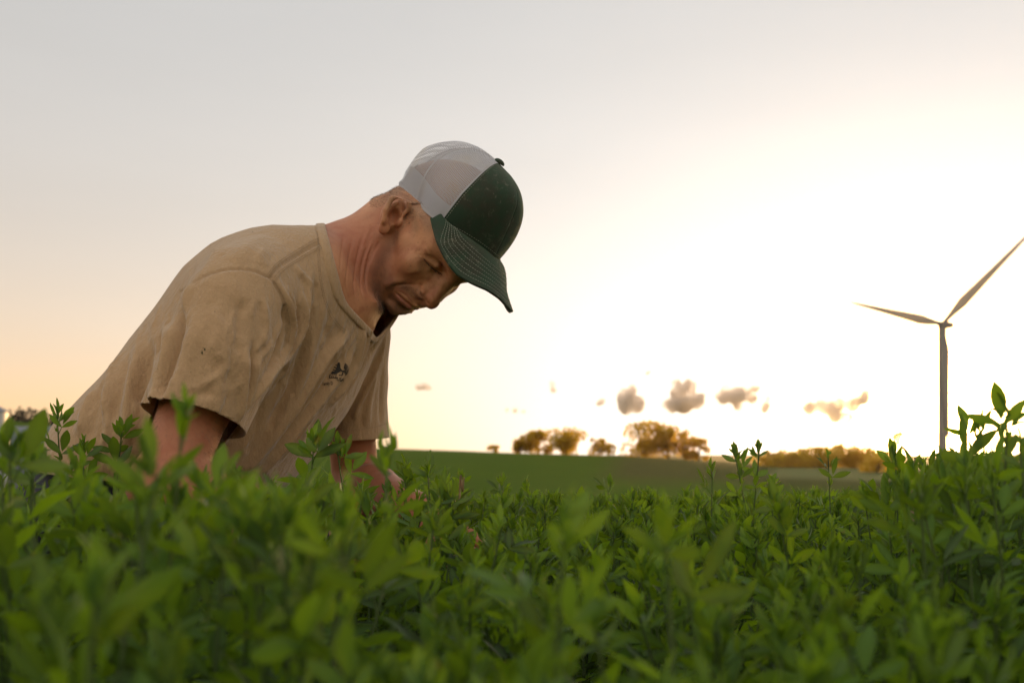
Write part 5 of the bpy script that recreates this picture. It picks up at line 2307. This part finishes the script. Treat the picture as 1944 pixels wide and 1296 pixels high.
# room for the man's legs, body and arms
bodyd = np.minimum(sd_jeans(np.c_[pts, np.full(len(pts), .42)].astype(np.float32)), sd_jeans(np.c_[pts, np.full(len(pts), .15)].astype(np.float32)))
shd = sd_shirt(np.c_[pts, np.full(len(pts), ZC - .06)].astype(np.float32))
shd = np.minimum(shd, sd_shirt(np.c_[pts, np.full(len(pts), ZC + .02)].astype(np.float32)))
arms = np.full(len(pts), 9.0)
for a, b in ((J_RE, J_RW), (J_LE, J_LW), (J_RE, J_RE + .01), (J_LE, J_LE + .01)):
    ba = (b - a)[:2]
    tt = np.clip(((pts - a[:2]) @ ba) / (ba @ ba), 0, 1)
    arms = np.minimum(arms, np.linalg.norm(pts - a[:2] - tt[:, None] * ba, axis=1))
keep_ &= (bodyd > .03) & (shd > .02) & (arms > .06)
pts = pts[keep_]
n = len(pts)
clump = np.sin(pts[:, 0] * 5.1 + 1) * np.cos(pts[:, 1] * 4.3) * .018 + np.sin(pts[:, 0] * 13 + pts[:, 1] * 9) * .010
far_ = np.clip((pts[:, 1] - .6) / .6, 0, 1)
hgt = .560 + clump * (1 - .55 * far_) + prng.normal(0, 1, n) * (.024 - .012 * far_ - .017) - .012 * far_ - .017
near = np.hypot(pts[:, 0], pts[:, 1])
hgt -= np.clip((.50 - near) / .35, 0, 1) * .035
rightb = np.clip((pts[:, 0] / np.maximum(pts[:, 1], .2) - .385) / .06, 0, 1) * np.clip((1.6 - pts[:, 1]) / .6, 0, 1)
hgt += rightb * .030 * (pts[:, 1] > .65)
hgt = np.where(pts[:, 1] < .65, np.minimum(hgt, ZC - .040 + prng.normal(0, .006, n)), hgt)
# keep the view to the man open
px_ = HX + FPX * pts[:, 0] / np.maximum(pts[:, 1], .05)
front = (px_ > 30) & (px_ < 780) & (pts[:, 1] < 1.6) & (pts[:, 1] > 0)
ytop = 886 + np.abs(prng.normal(0, 48, n)) * np.clip(1.2 / np.maximum(pts[:, 1], .3), .8, 2.2)
mid_ = front & (pts[:, 1] > .33) & (pts[:, 1] < 1.35)
hgt = np.where(mid_, ZC - (ytop - HY + 30 / np.maximum(pts[:, 1], .3)) / FPX * pts[:, 1], hgt)
hgt = np.where(front & ~mid_, np.minimum(hgt, ZC - (895 - HY) / FPX * pts[:, 1]), hgt)
sunny = (px_ > 1670) & (px_ < 2100) & (pts[:, 1] > .6) & (pts[:, 1] < 1.6)
ys_ = 846 + 26 / np.maximum(pts[:, 1], .5) + np.abs(prng.normal(0, 34, n)) + np.clip((1790 - px_) * .45, 0, 60)
hgt = np.where(sunny & (prng.random(n) < .9), ZC - (ys_ - HY) / FPX * pts[:, 1], hgt)
hgt = np.where(pts[:, 1] > 1.7, np.minimum(hgt, .555 + prng.normal(0, .010, n)), hgt) - np.clip((pts[:, 1] - 2.0) / 1.0, 0, 1) * .16
size = hgt / .55
rotz = prng.uniform(0, 6.28, n)
var = prng.integers(0, len(VAR), n)
# the 264 that show largest stand as plants of their own
infr = (pts[:, 1] > .2) & (np.abs(pts[:, 0]) < pts[:, 1] * .53 + .03)
score = np.where(infr, 1 / np.maximum(pts[:, 1], .2) ** 2, 0)
# those hidden under the frame's bottom edge do not count
toppx = HY + FPX * (ZC - hgt) / np.maximum(pts[:, 1], .05)
score = np.where(toppx < 1290, score, 0)
order = np.argsort(-score)
solo = order[:254]
for i in solo:
    fm, sm = VAR[var[i]]
    root = empty('alfalfa_plant', (pts[i, 0], pts[i, 1], 0))
    root.rotation_euler = (prng.normal(0, .05), prng.normal(0, .05), rotz[i])
    root.scale = (1, 1, size[i])
    tag(root, 'leafy green alfalfa plant packed into the dense foreground crop', 'alfalfa plant', G_PL)
    link('foliage', fm, root)
    link('stem', sm, root)
rest = np.setdiff1d(np.arange(n), solo)

# all other plants: one crop, scattered from the same plants
vc = bpy.data.collections.new('alfalfa_variants')
for i, (fm, sm) in enumerate(VAR):
    j = bpy.data.objects.new('alfalfa_variant', fm.copy())
    bmj = bmesh.new()
    bmj.from_mesh(fm)
    bmj.from_mesh(sm)
    for f in bmj.faces:
        f.smooth = True
    nfm = len(fm.polygons)
    bmj.faces.ensure_lookup_table()
    for f in bmj.faces[nfm:]:
        f.material_index = 1
    me2 = bpy.data.meshes.new('alfalfa_variant')
    bmj.to_mesh(me2)
    bmj.free()
    me2.materials.append(M_LEAF)
    me2.materials.append(M_STEM)
    j.data = me2
    vc.objects.link(j)
pm = bpy.data.meshes.new('alfalfa_crop')
pm.from_pydata([(pts[i, 0], pts[i, 1], 0) for i in rest], [], [])
at = pm.attributes.new('spin', 'FLOAT_VECTOR', 'POINT')
at.data.foreach_set('vector', np.stack([prng.normal(0, .05, len(rest)), prng.normal(0, .05, len(rest)), rotz[rest]], 1).astype(np.float32).ravel())
at = pm.attributes.new('tall', 'FLOAT_VECTOR', 'POINT')
at.data.foreach_set('vector', np.stack([np.ones(len(rest)), np.ones(len(rest)), size[rest]], 1).astype(np.float32).ravel())
crop_o = link('alfalfa_crop', pm)
tag(crop_o, 'dense green alfalfa crop covering the near field', 'crop', None, 'stuff')
ng = bpy.data.node_groups.new('scatter', 'GeometryNodeTree')
ng.interface.new_socket('Geometry', in_out='INPUT', socket_type='NodeSocketGeometry')
ng.interface.new_socket('Geometry', in_out='OUTPUT', socket_type='NodeSocketGeometry')
g = NT(ng)
gi, go = g.n('NodeGroupInput'), g.n('NodeGroupOutput')
ci = g.n('GeometryNodeCollectionInfo')
ci.inputs['Collection'].default_value = vc
ci.inputs['Separate Children'].default_value = True
ci.inputs['Reset Children'].default_value = True
ip = g.n('GeometryNodeInstanceOnPoints')
ip.inputs['Pick Instance'].default_value = True
rn = g.n('FunctionNodeRandomValue', data_type='INT')
rn.inputs['Min'].default_value = 0 if 'Min' in rn.inputs else 0
for s_ in rn.inputs:
    if s_.type == 'INT' and s_.name == 'Max':
        s_.default_value = len(VAR) - 1
    if s_.type == 'INT' and s_.name == 'Min':
        s_.default_value = 0
a1 = g.n('GeometryNodeInputNamedAttribute', data_type='FLOAT_VECTOR')
a1.inputs['Name'].default_value = 'spin'
a2 = g.n('GeometryNodeInputNamedAttribute', data_type='FLOAT_VECTOR')
a2.inputs['Name'].default_value = 'tall'
g.link(gi.outputs[0], ip.inputs['Points'])
g.link(ci.outputs[0], ip.inputs['Instance'])
g.link([o for o in rn.outputs if o.type == 'INT'][0], ip.inputs['Instance Index'])
g.link(a1.outputs[0], ip.inputs['Rotation'])
g.link(a2.outputs[0], ip.inputs['Scale'])
g.link(ip.outputs[0], go.inputs[0])
md = crop_o.modifiers.new('scatter', 'NODES')
md.node_group = ng


# ------------------------------------------------------------------ small clouds low in the sky
M_CLOUD, t, out = material('cloud_vapour')
co = obj_co(t)
n = t.noise(co, .05, 4, .6)
pv = t.n('ShaderNodeVolumePrincipled')
pv.inputs['Color'].default_value = (.94, .88, .84, 1)
pv.inputs['Anisotropy'].default_value = .1
t.put(pv.inputs['Density'], t.math('MULTIPLY_ADD', t.smooth(n, .36, .70), .32, .018))
t.link(pv.outputs[0], out.inputs[1])
CD = 1500.0
CLOUDS = [
    ([(1190, 770, 17), (1208, 768, 16), (1188, 752, 15), (1199, 741, 10), (1180, 760, 9)], 'small puffy cloud with flat base, leftmost of the three over the right trees'),
    ([(1275, 770, 14), (1300, 766, 18), (1322, 762, 15), (1290, 745, 16), (1308, 735, 14), (1285, 730, 10), (1333, 752, 6), (1263, 768, 8)], 'tallest puffy grey cloud standing over the right tree clump'),
    ([(1372, 755, 13), (1395, 752, 17), (1415, 748, 14), (1433, 738, 8), (1402, 772, 9), (1378, 738, 9), (1428, 758, 9)], 'ragged cloud with a raised right end between tall cloud and turbine'),
    ([(1540, 775, 13), (1565, 772, 15), (1592, 768, 14), (1618, 768, 13), (1638, 756, 12), (1645, 745, 8), (1585, 790, 12), (1605, 794, 12)], 'widest low cloud nearest the wind turbine'),
    ([(1455, 770, 8), (1458, 758, 6), (1452, 778, 6)], 'tiny cloud wisp right of the ragged cloud'),
    ([(795, 735, 6), (805, 733, 7), (814, 736, 5)], 'faint tiny cloud right of the man, nearest to him'),
    ([(1049, 730, 6), (1051, 741, 5)], 'tiny upright cloud scrap over the left tree clump'),
    ([(962, 778, 4), (978, 779, 5), (994, 781, 4)], 'thin flat cloud streak left of the left tree clump'),
    ([(1228, 708, 4), (1233, 706, 3)], 'tiny cloud scrap highest above the three puffy clouds'),
    ([(1142, 762, 7), (1136, 766, 5)], 'faint cloud scrap left of the three puffy clouds'),
]
for ci_, (lobes, lab) in enumerate(CLOUDS):
    rg = np.random.default_rng(60 + ci_)
    Ls = []
    for x, y, r_ in lobes:
        c = U(x, y, CD)
        rm = 1.18 * r_ / FPX * CD
        Ls.append((c + [0, rg.uniform(-.5, .5) * rm, 0], rm * .92))
        for _ in range(5):
            d = rg.normal(size=3)
            d /= np.linalg.norm(d)
            d[2] = abs(d[2]) * .9
            Ls.append((c + d * rm * .75, rm * rg.uniform(.28, .45)))
    cen = np.mean([c for c, _ in Ls], 0)
    mr = max(np.linalg.norm(c - cen) + r_ for c, r_ in Ls)

    def sd_cloud(p):
        d = None
        for c, r_ in Ls:
            e = np.linalg.norm(p - (c - cen).astype(np.float32), axis=1) - r_
            d = e if d is None else smin(d, e, 2.5)
        return d
    h_ = max(.8, mr / 34)
    V, F = polygonise(masked(sd_cloud), (-mr * 1.15,) * 3, (mr * 1.15,) * 3, h_)
    o = link('cloud', mesh_np('cloud', V, F, M_CLOUD))
    o.location = cen
    tag(o, lab, 'cloud', 'small clouds low over the far trees')


# ------------------------------------------------------------------ haze box added for a golden glow towards the sun
M_HAZE, t, out = material('glow_haze')
pv = t.n('ShaderNodeVolumePrincipled')
pv.inputs['Color'].default_value = (1.0, .96, .90, 1)
pv.inputs['Density'].default_value = .00004
pv.inputs['Anisotropy'].default_value = .76
t.link(pv.outputs[0], out.inputs[1])
M_HAZE.cycles.homogeneous_volume = True
acc = Acc()
acc.box((0, 300, 62), (1500, 1240, 156))
tag(link('haze', acc.mesh('haze', M_HAZE, False)), 'thin haze added over the fields for a golden glow', 'haze', None, 'stuff')
